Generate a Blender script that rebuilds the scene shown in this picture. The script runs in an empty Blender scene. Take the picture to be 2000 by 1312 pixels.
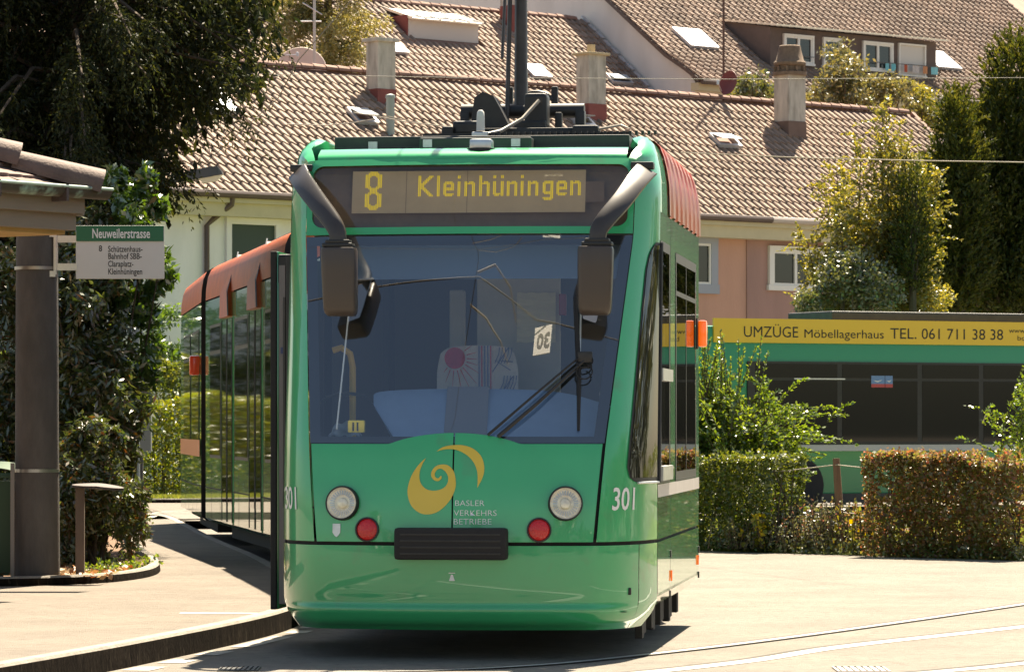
import bpy, bmesh, math, random
import numpy as np
from mathutils import Vector, Matrix
random.seed(7); rng = np.random.default_rng(7)
S = bpy.context.scene; COL = S.collection
R = math.radians

# ------------------------------------------------------------------ camera, sky, sun, exposure
cd = bpy.data.cameras.new('camera'); cam = bpy.data.objects.new('camera', cd); COL.objects.link(cam)
cam.location = (0, 0, 1.48); cam.rotation_euler = (R(90), 0, 0)
cd.sensor_width = 36; cd.lens = 7540 * 36 / 2000; cd.shift_y = 176 / 2000
cd.clip_start = 0.5; cd.clip_end = 3000
cd.dof.use_dof = True; cd.dof.focus_distance = 26.3; cd.dof.aperture_fstop = 18
S.camera = cam
SUN = Vector((0.18, 0.55, 1.0)).normalized()
W = bpy.data.worlds.new('World'); S.world = W; W.use_nodes = True
wn = W.node_tree.nodes; wl = W.node_tree.links
sky = wn.new('ShaderNodeTexSky'); sky.sky_type = 'NISHITA'; sky.sun_disc = False
sky.sun_elevation = math.asin(SUN.z); sky.sun_rotation = math.atan2(SUN.x, SUN.y)
sky.air_density = 1.0; sky.dust_density = 1.5; sky.ozone_density = 1.0
bg = wn['Background']; wl.new(sky.outputs[0], bg.inputs[0]); bg.inputs[1].default_value = 0.05
sd = bpy.data.lights.new('sun', 'SUN'); sd.energy = 5.0; sd.angle = R(0.5); sd.color = (1.0, 0.91, 0.80)
so = bpy.data.objects.new('sun', sd); COL.objects.link(so); so.rotation_euler = (-SUN).to_track_quat('-Z', 'Y').to_euler()
so.location = (20, 60, 100)
vs = S.view_settings; vs.view_transform = 'Standard'; vs.look = 'None'; vs.gamma = 1; vs.exposure = 1.92
vs.use_white_balance = True; vs.white_balance_temperature = 7300; vs.white_balance_tint = 6
S.cycles.max_bounces = 8; S.cycles.transparent_max_bounces = 12; S.cycles.glossy_bounces = 4
S.cycles.sample_clamp_indirect = 6

# ------------------------------------------------------------------ helpers
class MB:
    def __init__(s): s.v = []; s.f = []
    def add(s, vs, fs):
        o = len(s.v); s.v += [tuple(map(float, p)) for p in vs]; s.f += [tuple(i + o for i in f) for f in fs]; return s
    def box(s, c, d, ax=None, bev=0.0):
        # c centre, d full sizes, ax three axis vectors
        ax = ax or (Vector((1, 0, 0)), Vector((0, 1, 0)), Vector((0, 0, 1)))
        c = Vector(c); h = [x / 2 for x in d]
        if bev <= 0:
            P = [c + ax[0] * (h[0] * i) + ax[1] * (h[1] * j) + ax[2] * (h[2] * k) for i in (-1, 1) for j in (-1, 1) for k in (-1, 1)]
            return s.add(P, [(0, 1, 3, 2), (4, 6, 7, 5), (0, 4, 5, 1), (2, 3, 7, 6), (0, 2, 6, 4), (1, 5, 7, 3)])
        b = min(bev, min(h) * .9); bm = bmesh.new(); bmesh.ops.create_cube(bm, size=1)
        for v in bm.verts: v.co = Vector((v.co.x * d[0], v.co.y * d[1], v.co.z * d[2]))
        bmesh.ops.bevel(bm, geom=bm.edges[:], offset=b, segments=2, affect='EDGES', profile=0.6)
        bm.verts.index_update()
        P = [c + ax[0] * v.co.x + ax[1] * v.co.y + ax[2] * v.co.z for v in bm.verts]
        F = [[v.index for v in f.verts] for f in bm.faces]; bm.free(); return s.add(P, F)
    def tube(s, pts, r, n=8, cap=True, up=None):
        pts = [Vector(p) for p in pts]; rs = r if isinstance(r, (list, tuple)) else [r] * len(pts)
        P = []; F = []; pv = None
        for i, p in enumerate(pts):
            t = (pts[min(i + 1, len(pts) - 1)] - pts[max(i - 1, 0)]).normalized()
            if pv is None: a = t.orthogonal().normalized()
            else:
                a = pv - t * pv.dot(t)
                a = a.normalized() if a.length > 1e-6 else t.orthogonal().normalized()
            pv = a; b = t.cross(a)
            for k in range(n):
                q = 2 * math.pi * k / n; P.append(p + (a * math.cos(q) + b * math.sin(q)) * rs[i])
        for i in range(len(pts) - 1):
            for k in range(n):
                F.append((i * n + k, i * n + (k + 1) % n, (i + 1) * n + (k + 1) % n, (i + 1) * n + k))
        if cap: F.append(tuple(range(n))[::-1]); F.append(tuple((len(pts) - 1) * n + k for k in range(n)))
        return s.add(P, F)
    def grid(s, fn, nu, nv):
        P = [fn(i / nu, j / nv) for j in range(nv + 1) for i in range(nu + 1)]
        F = [(j * (nu + 1) + i, j * (nu + 1) + i + 1, (j + 1) * (nu + 1) + i + 1, (j + 1) * (nu + 1) + i) for j in range(nv) for i in range(nu)]
        return s.add(P, F)
    def prism(s, poly, off):
        # extrude a planar polygon (3D points) by vector off
        n = len(poly); off = Vector(off); P = [Vector(p) for p in poly]; P += [p + off for p in P]
        F = [tuple(range(n))[::-1], tuple(range(n, 2 * n))] + [(i, (i + 1) % n, n + (i + 1) % n, n + i) for i in range(n)]
        return s.add(P, F)
    def disc(s, c, ax, ay, r, n=24, prof=((0, 0), (1, 0)), cap=True):
        # surface of revolution about ax x ay : prof = (radius factor, height) from outside in
        c = Vector(c); az = ax.cross(ay); P = []; F = []
        for (q, h) in prof:
            for k in range(n):
                a = 2 * math.pi * k / n; P.append(c + (ax * math.cos(a) + ay * math.sin(a)) * (r * q) + az * h)
        for i in range(len(prof) - 1):
            for k in range(n): F.append((i * n + k, i * n + (k + 1) % n, (i + 1) * n + (k + 1) % n, (i + 1) * n + k))
        if cap: F.append(tuple((len(prof) - 1) * n + k for k in range(n)))
        return s.add(P, F)
    def build(s, name, mat, parent=None, smooth=False, fix=True):
        me = bpy.data.meshes.new(name); me.from_pydata(s.v, [], s.f)
        if fix:
            bm = bmesh.new(); bm.from_mesh(me); bmesh.ops.recalc_face_normals(bm, faces=bm.faces[:]); bm.to_mesh(me); bm.free()
        return link(name, me, mat, parent, smooth)
def link(name, me, mat, parent=None, smooth=False):
    ob = bpy.data.objects.new(name, me); COL.objects.link(ob)
    if mat: me.materials.append(mat)
    if smooth:
        me.shade_smooth()
        if smooth != 'all': me.set_sharp_from_angle(angle=R(38))
    if parent: par(ob, parent)
    return ob
def par(ob, parent):
    ob.parent = parent
    L = Vector((0, 0, 0)); p = parent
    while p: L += p.location; p = p.parent
    # parts are built in world coordinates: undo the chain's offset
    inv = Matrix.Identity(4); p = parent; chain = []
    while p: chain.append(p); p = p.parent
    M = Matrix.Identity(4)
    for q in reversed(chain): M = M @ q.matrix_parent_inverse @ Matrix.Translation(q.location)
    ob.matrix_parent_inverse = M.inverted()
def thing(name, label, cat, loc=(0, 0, 0), group=None):
    o = bpy.data.objects.new(name, None); COL.objects.link(o); o.location = loc; o.empty_display_size = .3
    return tag(o, label, cat, group)
def tag(o, label, cat=None, group=None, kind=None):
    if label: o['label'] = label
    if cat: o['category'] = cat
    if group: o['group'] = group
    if kind: o['kind'] = kind
    return o
def struct(o): o['kind'] = 'structure'; return o
def dup(root, loc, label):
    r = root.copy(); COL.objects.link(r); r.location = loc; r['label'] = label
    for ch in list(root.children):
        c = ch.copy(); COL.objects.link(c); c.parent = r
        for g in list(ch.children):
            d = g.copy(); COL.objects.link(d); d.parent = c
    return r
def text(name, s, size, mat, fn, parent, xs=1.0, bold=0.0, mirror=False, align='LEFT'):
    cu = bpy.data.curves.new(name, 'FONT'); cu.body = s; cu.size = size; cu.offset = bold; cu.align_x = align; cu.resolution_u = 3
    tmp = bpy.data.objects.new('t', cu); COL.objects.link(tmp)
    me = bpy.data.meshes.new_from_object(tmp); bpy.data.objects.remove(tmp); bpy.data.curves.remove(cu)
    for v in me.vertices:
        v.co = fn((-v.co.x if mirror else v.co.x) * xs, v.co.y)
    me.name = name; me.materials.clear()
    return link(name, me, mat, parent)

# ------------------------------------------------------------------ materials
MATS = {}
def mat(name, col, rough=.6, metal=0, coat=0, spec=.5, var=0, vscale=3, bump=0, bscale=40, island=0, coatr=.05, emit=None, dirt=None, stretch=None):
    m = bpy.data.materials.new(name); m.use_nodes = True; n = m.node_tree.nodes; l = m.node_tree.links; b = n['Principled BSDF']
    b.inputs['Roughness'].default_value = rough; b.inputs['Metallic'].default_value = metal
    b.inputs['Coat Weight'].default_value = coat; b.inputs['Coat Roughness'].default_value = coatr
    b.inputs['Specular IOR Level'].default_value = spec
    c4 = (*col, 1); b.inputs['Base Color'].default_value = c4
    tc = n.new('ShaderNodeTexCoord'); vec = tc.outputs['Object']
    if stretch:
        mp = n.new('ShaderNodeMapping'); mp.inputs['Scale'].default_value = stretch; l.new(vec, mp.inputs[0]); vec = mp.outputs[0]
    out = None
    if var:
        nz = n.new('ShaderNodeTexNoise'); nz.inputs['Scale'].default_value = vscale; nz.inputs['Detail'].default_value = 6; nz.inputs['Roughness'].default_value = .65; l.new(vec, nz.inputs[0])
        cr = n.new('ShaderNodeValToRGB'); cr.color_ramp.elements[0].position = .3; cr.color_ramp.elements[1].position = .72
        cr.color_ramp.elements[0].color = tuple(x * (1 - var) for x in col) + (1,); cr.color_ramp.elements[1].color = tuple(min(1, x * (1 + var)) for x in col) + (1,)
        l.new(nz.outputs[0], cr.inputs[0]); out = cr.outputs[0]
    if island:
        g = n.new('ShaderNodeNewGeometry'); hs = n.new('ShaderNodeHueSaturation'); mr = n.new('ShaderNodeMapRange')
        mr.inputs[3].default_value = 1 - island; mr.inputs[4].default_value = 1 + island; l.new(g.outputs['Random Per Island'], mr.inputs[0]); l.new(mr.outputs[0], hs.inputs['Value'])
        if out: l.new(out, hs.inputs['Color'])
        else: hs.inputs['Color'].default_value = c4
        out = hs.outputs[0]
    if dirt:
        dc, lo, hi, dsc = dirt
        nz = n.new('ShaderNodeTexNoise'); nz.inputs['Scale'].default_value = dsc; nz.inputs['Detail'].default_value = 8; l.new(vec, nz.inputs[0])
        mr = n.new('ShaderNodeMapRange'); mr.inputs[1].default_value = lo; mr.inputs[2].default_value = hi; l.new(nz.outputs[0], mr.inputs[0])
        mx = n.new('ShaderNodeMix'); mx.data_type = 'RGBA'; l.new(mr.outputs[0], mx.inputs[0])
        if out: l.new(out, mx.inputs[6])
        else: mx.inputs[6].default_value = c4
        mx.inputs[7].default_value = (*dc, 1); out = mx.outputs[2]
    if out: l.new(out, b.inputs['Base Color'])
    if bump:
        nz = n.new('ShaderNodeTexNoise'); nz.inputs['Scale'].default_value = bscale; nz.inputs['Detail'].default_value = 5; l.new(vec, nz.inputs[0])
        bp = n.new('ShaderNodeBump'); bp.inputs['Strength'].default_value = bump; bp.inputs['Distance'].default_value = .02; l.new(nz.outputs[0], bp.inputs['Height']); l.new(bp.outputs[0], b.inputs['Normal'])
    if emit: b.inputs['Emission Color'].default_value = (*emit[0], 1); b.inputs['Emission Strength'].default_value = emit[1]
    MATS[name] = m; return m
def leafmat(name, cols, trans=.45, gloss=.10, rough=.35):
    m = bpy.data.materials.new(name); m.use_nodes = True; n = m.node_tree.nodes; l = m.node_tree.links; n.remove(n['Principled BSDF'])
    g = n.new('ShaderNodeNewGeometry'); cr = n.new('ShaderNodeValToRGB'); e = cr.color_ramp.elements
    for i, c in enumerate(cols):
        p = i / max(1, len(cols) - 1)
        if i < 2: e[i].position = p; e[i].color = (*c, 1)
        else: q = e.new(min(p, 1)); q.color = (*c, 1)
    for i, c in enumerate(cols): e[i].position = i / max(1, len(cols) - 1); e[i].color = (*c, 1)
    l.new(g.outputs['Random Per Island'], cr.inputs[0])
    d = n.new('ShaderNodeBsdfDiffuse'); t = n.new('ShaderNodeBsdfTranslucent'); gl = n.new('ShaderNodeBsdfGlossy'); gl.inputs['Roughness'].default_value = rough
    gl.inputs['Color'].default_value = (1, 1, 1, 1)
    l.new(cr.outputs[0], d.inputs[0])
    hs = n.new('ShaderNodeHueSaturation'); hs.inputs['Saturation'].default_value = 1.15; hs.inputs['Value'].default_value = 1.5; hs.inputs['Hue'].default_value = .475; l.new(cr.outputs[0], hs.inputs['Color']); l.new(hs.outputs[0], t.inputs[0])
    m1 = n.new('ShaderNodeMixShader'); m1.inputs[0].default_value = trans; l.new(d.outputs[0], m1.inputs[1]); l.new(t.outputs[0], m1.inputs[2])
    m2 = n.new('ShaderNodeMixShader'); m2.inputs[0].default_value = gloss; l.new(m1.outputs[0], m2.inputs[1]); l.new(gl.outputs[0], m2.inputs[2])
    l.new(m2.outputs[0], n['Material Output'].inputs[0]); MATS[name] = m; return m
def glassmat(name, tint, refl=.1, rough=.0):
    m = bpy.data.materials.new(name); m.use_nodes = True; n = m.node_tree.nodes; l = m.node_tree.links; n.remove(n['Principled BSDF'])
    t = n.new('ShaderNodeBsdfTransparent'); t.inputs[0].default_value = (*tint, 1)
    g = n.new('ShaderNodeBsdfGlossy'); g.inputs['Roughness'].default_value = rough; g.inputs['Color'].default_value = (1, 1, 1, 1)
    lw = n.new('ShaderNodeLayerWeight'); lw.inputs['Blend'].default_value = .35
    mr = n.new('ShaderNodeMapRange'); mr.inputs[3].default_value = refl; mr.inputs[4].default_value = .9
    pw = n.new('ShaderNodeMath'); pw.operation = 'POWER'; pw.inputs[1].default_value = 2.2; l.new(lw.outputs['Facing'], pw.inputs[0]); l.new(pw.outputs[0], mr.inputs[0])
    x = n.new('ShaderNodeMixShader'); l.new(mr.outputs[0], x.inputs[0]); l.new(t.outputs[0], x.inputs[1]); l.new(g.outputs[0], x.inputs[2]); l.new(x.outputs[0], n['Material Output'].inputs[0])
    MATS[name] = m; return m

GREEN = mat('tram_green', (.030, .37, .138), .30, coat=1, coatr=.03, var=.07, vscale=1.3, dirt=((.09, .22, .10), .62, .95, 5))
GREENM = mat('tram_green_side', (.03, .34, .11), .25, coat=1, coatr=.02, spec=.8, var=.06, vscale=2)
ORANGE = mat('tram_orange', (.62, .10, .045), .3, coat=.8, coatr=.12, var=.22, vscale=4, dirt=((.55, .33, .24), .45, .8, 6), stretch=(1, 1, .25))
ORANGE2 = mat('tram_orange_dull', (.46, .085, .012), .5, spec=.3, coat=.1, coatr=.25, var=.2, vscale=3)
BLACK = mat('black_plastic', (.018, .017, .016), .5, var=.3, vscale=12)
RUBBER = mat('rubber', (.012, .011, .011), .75, bump=.15, bscale=60)
FRIT = mat('black_frit', (.006, .006, .008), .4)
DARKGREY = mat('dark_grey_metal', (.036, .035, .033), .5, var=.3, vscale=6)
UNDER = mat('underframe', (.025, .022, .02), .8, var=.4, vscale=8)
MIRROR_BROWN = mat('mirror_shell', (.042, .03, .024), .38, coat=.2, coatr=.3, bump=.05, bscale=300)
ARM = mat('mirror_arm_shell', (.032, .025, .021), .42, coat=.15, coatr=.3, var=.15, vscale=10)
CHROME = mat('chrome', (.72, .70, .66), .12, metal=1)
ALU = mat('aluminium', (.55, .56, .56), .35, metal=1, var=.15, vscale=9)
REFLECTOR = mat('lamp_reflector', (.86, .77, .62), .35, metal=.2, var=.25, vscale=25, bump=.4, bscale=50)
MIRRORGLASS = mat('mirror_glass', (.85, .87, .88), .02, metal=1)
STRIPE = mat('pale_stripe', (.52, .47, .44), .45, var=.08, vscale=8)
WHITE = mat('white_lettering', (.74, .74, .72), .5)
YELLOW = mat('emblem_yellow', (.66, .46, .035), .4, coat=.6)
REDLENS = mat('red_lens', (.55, .008, .010), .25, coat=.4, coatr=.05, bump=.35, bscale=60)
LENS = glassmat('headlight_lens', (.97, .96, .93), .09)
ORLENS = mat('orange_lens', (.95, .16, .012), .25, coat=1, emit=((1, .14, .005), .15))
WINDSHIELD = glassmat('windshield_glass', (.88, .92, .93), .155)
DISPGLASS = glassmat('display_glass', (.90, .85, .78), .06)
TINTED = mat('tinted_window', (.012, .013, .013), .03, spec=.8, bump=.012, bscale=2.2, stretch=(1, 1, .12))
CTRIM = mat('canopy_trim', (.16, .17, .19), .5)
TGLASS = glassmat('tinted_glass', (.34, .36, .34), .06)
BOARD = mat('display_board', (.48, .385, .245), .6, var=.10, vscale=3)
BOARDDK = mat('display_surround', (.17, .12, .085), .7, var=.2, vscale=4)
DOT = mat('display_dot_glow', (.92, .74, .03), .5, emit=((.9, .7, .05), .07))  # faint glow added to brighten flip dots that emit no light
INTERIOR = mat('cab_lining', (.12, .125, .135), .8)
CABGREY = mat('cab_partition', (.62, .58, .55), .8, var=.1)
DASH = mat('dashboard_blue', (.20, .29, .43), .6, var=.08, vscale=5)
DASHGREY = mat('dashboard_grey', (.17, .17, .19), .65)
PAPER = mat('paper', (.88, .80, .62), .85, bump=.6, bscale=14, stretch=(1, 1, 6))
TOWEL = mat('towel_cloth', (.90, .80, .82), .95, bump=.5, bscale=120)
PINK = mat('towel_pink', (.75, .06, .14), .95, bump=.4, bscale=120)
TBLUE = mat('towel_blue', (.08, .15, .40), .95)
HANDRAIL = mat('handrail_yellow', (.9, .5, .05), .4)
TAGY = mat('tag_yellow', (.98, .72, .08), .5)
INK = mat('ink', (.015, .014, .013), .6)
BLIND = mat('sun_blind', (.10, .15, .22), .8)

ASPHALT = mat('road_asphalt', (.185, .162, .135), .9, var=.20, vscale=.9, bump=.8, bscale=120, dirt=((.13, .112, .092), .5, .72, 14))  # one even road colour with random mottling
PAVE = mat('pavement_asphalt', (.175, .145, .115), .9, var=.20, vscale=1.2, bump=.8, bscale=120, dirt=((.13, .105, .085), .5, .75, 10))
KERB = mat('kerb_face_shaded', (.016, .012, .009), 1.0, spec=.04, var=.6, vscale=7, bump=.8, bscale=40, stretch=(3, 3, .4), dirt=((.075, .06, .045), .6, .78, 16))  # shade of the kerb face painted into its dark base; streaks are dirt
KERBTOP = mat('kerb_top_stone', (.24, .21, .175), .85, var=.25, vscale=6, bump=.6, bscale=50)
RAIL = mat('rail_steel', (.58, .55, .50), .5, metal=.1, var=.15, vscale=4)
GROOVE = mat('rail_groove', (.03, .026, .022), .9)
SOIL = mat('soil', (.16, .09, .05), .95, var=.5, vscale=9, bump=1, bscale=25)
GRASSB = mat('grass_ground', (.16, .20, .035), .95, var=.4, vscale=6, bump=1, bscale=30)
TILE = mat('roof_tile', (.235, .158, .114), .75, var=.25, vscale=.7, island=.2, bump=.3, bscale=30)
TILE2 = mat('roof_tile_far', (.235, .162, .12), .75, var=.25, vscale=.5, island=.17)
RIDGE = mat('ridge_tile', (.24, .135, .10), .8, island=.15, var=.15, vscale=3)
WALLW = mat('render_white', (.76, .73, .74), .9, var=.04, vscale=1.5, bump=.2, bscale=30, stretch=(1, 1, .3), dirt=((.66, .64, .64), .45, .75, 1.6))
WALLS = mat('render_salmon', (.50, .285, .205), .9, var=.05, vscale=1.5, bump=.2, bscale=30, stretch=(1, 1, .3), dirt=((.42, .245, .18), .45, .75, 1.6))
WALLM = mat('render_mauve', (.36, .215, .18), .9, var=.05, vscale=1.5, bump=.2, bscale=30, stretch=(1, 1, .3), dirt=((.30, .185, .155), .45, .75, 1.6))
WALLG = mat('render_grey_white', (.66, .64, .61), .9, var=.03, vscale=.6, stretch=(1, 1, .3), dirt=((.58, .56, .53), .45, .75, 1.6))
CREAM = mat('eaves_cream', (.50, .44, .29), .85, var=.06)
GUTTER = mat('gutter_brown', (.085, .055, .045), .5, var=.2)
ZINC = mat('zinc', (.48, .49, .52), .4, metal=.5, var=.15, vscale=5)
FRAMEW = mat('window_frame_white', (.70, .68, .63), .6)
FRAMEG = mat('window_surround_grey', (.30, .32, .36), .8)
PANE = mat('window_pane', (.02, .022, .022), .05, spec=.8)
SHUT = mat('shutter_green', (.04, .06, .05), .7)
CONC = mat('chimney_render', (.44, .40, .35), .9, var=.25, vscale=4, stretch=(1, 1, .25), dirt=((.22, .20, .17), .5, .75, 5))
MAROON = mat('chimney_flashing_maroon', (.20, .05, .04), .7, var=.2)
CLAY = mat('chimney_cowl', (.16, .11, .075), .9, var=.3, vscale=10)
SLATE = mat('dormer_cladding', (.115, .082, .07), .85, var=.15)
SKYL = mat('skylight_glare', (.85, .86, .88), .32, metal=.35)  # near-white base colour stands in for sky glare on the glass
BARK = mat('bark', (.085, .06, .04), .95, var=.4, vscale=8, bump=1, bscale=20, stretch=(1, 1, .3))
MAST = mat('weathered_mast', (.092, .080, .073), .85, var=.4, vscale=3, bump=.2, bscale=60, stretch=(1, 1, .35))
BAND = mat('steel_band', (.42, .38, .34), .35, metal=.8)
SIGNG = mat('sign_green', (.012, .13, .055), .5)
SIGNW = mat('sign_white', (.62, .60, .57), .5, var=.03)
BEIGE = mat('fascia_beige', (.27, .21, .155), .7, var=.06, stretch=(1, 1, 8))
SOFFIT = mat('soffit_wood', (.52, .33, .13), .7, var=.12)
COPPER = mat('copper_gutter', (.075, .06, .045), .5, dirt=((.30, .42, .33), .55, .7, 6))
DKWALL = mat('shelter_wall', (.035, .028, .024), .9, var=.2)
BINM = mat('bin_green', (.02, .06, .025), .5)
BOARDM = mat('weathered_wood', (.15, .105, .08), .85, var=.25, stretch=(1, 1, .3))
LAMPM = mat('lamp_housing', (.075, .068, .06), .5, var=.1)
LAMPG = mat('lamp_cover', (.65, .60, .54), .35)
POLEM = mat('pole_grey', (.16, .19, .21), .5)
CABM = mat('cabinet_grey', (.13, .14, .13), .7)
WIREM = mat('wire', (.10, .085, .07), .6)
WIREL = mat('wire_pale', (.34, .29, .23), .5)
BUSY = mat('bus_yellow', (.72, .45, .02), .35, coat=.6)
BUSG = mat('bus_green', (.012, .235, .10), .35, coat=.6)
BUSWIN = mat('bus_window', (.006, .006, .005), .02, spec=.45)
BUSW = mat('bus_white', (.45, .45, .43), .5)
DISHR = mat('dish_red', (.15, .028, .025), .6)
DISHP = mat('dish_pinkish', (.52, .42, .37), .6)
POSTM = mat('fence_post_wood', (.21, .11, .075), .9, var=.3, stretch=(1, 1, .3))
STEELP = mat('cover_plate', (.40, .37, .33), .5, metal=.5)

L_CONIF = leafmat('needles_dark', [(.010, .017, .006), (.018, .028, .008), (.03, .032, .012), (.06, .07, .015)], .32, .015, .5)
L_RHODO = leafmat('leaves_glossy_dark', [(.035, .055, .014), (.05, .085, .018), (.08, .10, .025), (.06, .08, .02), (.14, .07, .02)], .36, .09, .35)
L_LAUREL = leafmat('leaves_laurel', [(.04, .085, .015), (.06, .12, .02), (.09, .16, .025)], .42, .13, .3)
L_HEDGE = leafmat('leaves_hedge', [(.045, .07, .015), (.08, .11, .02), (.14, .15, .03)], .52, .06, .4)
L_GOLDH = leafmat('leaves_hedge_gold', [(.08, .13, .02), (.14, .19, .03), (.22, .21, .035), (.10, .15, .02)], .45, .08, .4)
L_RED = leafmat('leaves_hedge_red', [(.16, .07, .03), (.10, .13, .03), (.22, .09, .045), (.15, .17, .035), (.27, .14, .09), (.09, .13, .03), (.19, .15, .04)], .52, .06, .4)
L_BUSH = leafmat('leaves_privet', [(.06, .11, .018), (.10, .16, .025), (.17, .22, .04)], .52, .10, .3)
L_GOLD = leafmat('leaves_autumn_gold', [(.11, .125, .022), (.21, .20, .035), (.32, .29, .06), (.09, .11, .02)], .50, .08, .4)
L_OLIVE = leafmat('leaves_olive', [(.10, .11, .03), (.16, .15, .045), (.21, .18, .06), (.07, .08, .02)], .42, .08, .4)
L_THUJA = leafmat('leaves_cypress', [(.022, .035, .008), (.05, .065, .012), (.10, .10, .02), (.03, .04, .01)], .34, .02, .5)
L_PALE = leafmat('leaves_pale', [(.19, .19, .055), (.28, .25, .075), (.16, .17, .05)], .42, .06, .5)
L_GARDEN = leafmat('leaves_garden', [(.05, .08, .02), (.10, .11, .03), (.15, .15, .04), (.04, .06, .015)], .42, .10, .4)
L_LOW = leafmat('leaves_low', [(.06, .08, .025), (.12, .11, .05), (.09, .11, .03), (.20, .09, .06)], .42, .10, .4)
L_YEL = leafmat('leaves_yellow', [(.40, .30, .03), (.30, .27, .04), (.17, .20, .04)], .45, .05, .4)
L_GRASS = leafmat('grass_blades', [(.12, .16, .03), (.20, .21, .05), (.16, .19, .04)], .40, .04, .4)
L_DRY = leafmat('dry_leaves', [(.30, .12, .04), (.22, .14, .05), (.38, .24, .10)], .2, .05, .5)

# ------------------------------------------------------------------ leaf clouds
def nrm(a): return a / np.maximum(np.linalg.norm(a, axis=1, keepdims=True), 1e-9)
class LC:
    """collects leaf quads (vectorised)"""
    def __init__(s): s.q = []
    def add(s, C, D, L, Wd, up=None):
        n = len(C); D = nrm(D); up = rng.normal(size=(n, 3)) if up is None else up + rng.normal(size=(n, 3)) * .45
        X = nrm(np.cross(D, up)); L = np.broadcast_to(np.asarray(L, float), (n,))[:, None]; Wd = np.broadcast_to(np.asarray(Wd, float), (n,))[:, None]
        a = C - D * L * .5; b = C + X * Wd * .5 - D * L * .05; c = C + D * L * .5; d = C - X * Wd * .5 - D * L * .05
        s.q.append(np.stack([a, b, c, d], 1)); return s
    def mesh(s, name, mat_, parent=None):
        Q = np.concatenate(s.q).reshape(-1, 3); n = len(Q); me = bpy.data.meshes.new(name)
        me.vertices.add(n); me.vertices.foreach_set('co', Q.astype(np.float32).ravel()); me.loops.add(n); me.loops.foreach_set('vertex_index', np.arange(n, dtype=np.int32))
        me.polygons.add(n // 4); me.polygons.foreach_set('loop_start', np.arange(0, n, 4, dtype=np.int32)); me.update(); me.validate()
        return link(name, me, mat_, parent)
def inball(n): 
    d = nrm(rng.normal(size=(n, 3))); return d * (rng.random((n, 1)) ** (1 / 3))
def blob(lc, c, r, n, L, Wd, droop=0.0, hollow=.0, jit=.35):
    P = inball(n)
    if hollow: P = nrm(P) * (hollow + (1 - hollow) * rng.random((n, 1)) ** .7)
    D = nrm(P) * .7 + rng.normal(size=(n, 3)) * jit; D[:, 2] -= droop
    lc.add(np.array(c) + P * np.array(r), D, L * rng.uniform(.65, 1.25, n), Wd * rng.uniform(.7, 1.2, n))
def spray(lc, p, d, length, n, L, Wd, droop=.5, spread=.8, twig=None):
    """leaves along a drooping twig"""
    t = np.sort(rng.random(n)); p = np.array(p, float); d = np.array(d, float); d /= np.linalg.norm(d)
    C = p + np.outer(t * length, d); C[:, 2] -= droop * length * t ** 2
    T = np.tile(d, (n, 1)); T[:, 2] -= 2 * droop * t
    D = nrm(T) + rng.normal(size=(n, 3)) * spread * np.array([1, 1, .7])
    lc.add(C + nrm(D) * L * .45, D, L * rng.uniform(.6, 1.2, n), Wd)
    if twig is not None:
        tt = np.linspace(0, 1, 4); Q = p + np.outer(tt * length, d); Q[:, 2] -= droop * length * tt ** 2
        twig.tube([tuple(q) for q in Q], [.012, .009, .006, .004], 4, False)
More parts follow.
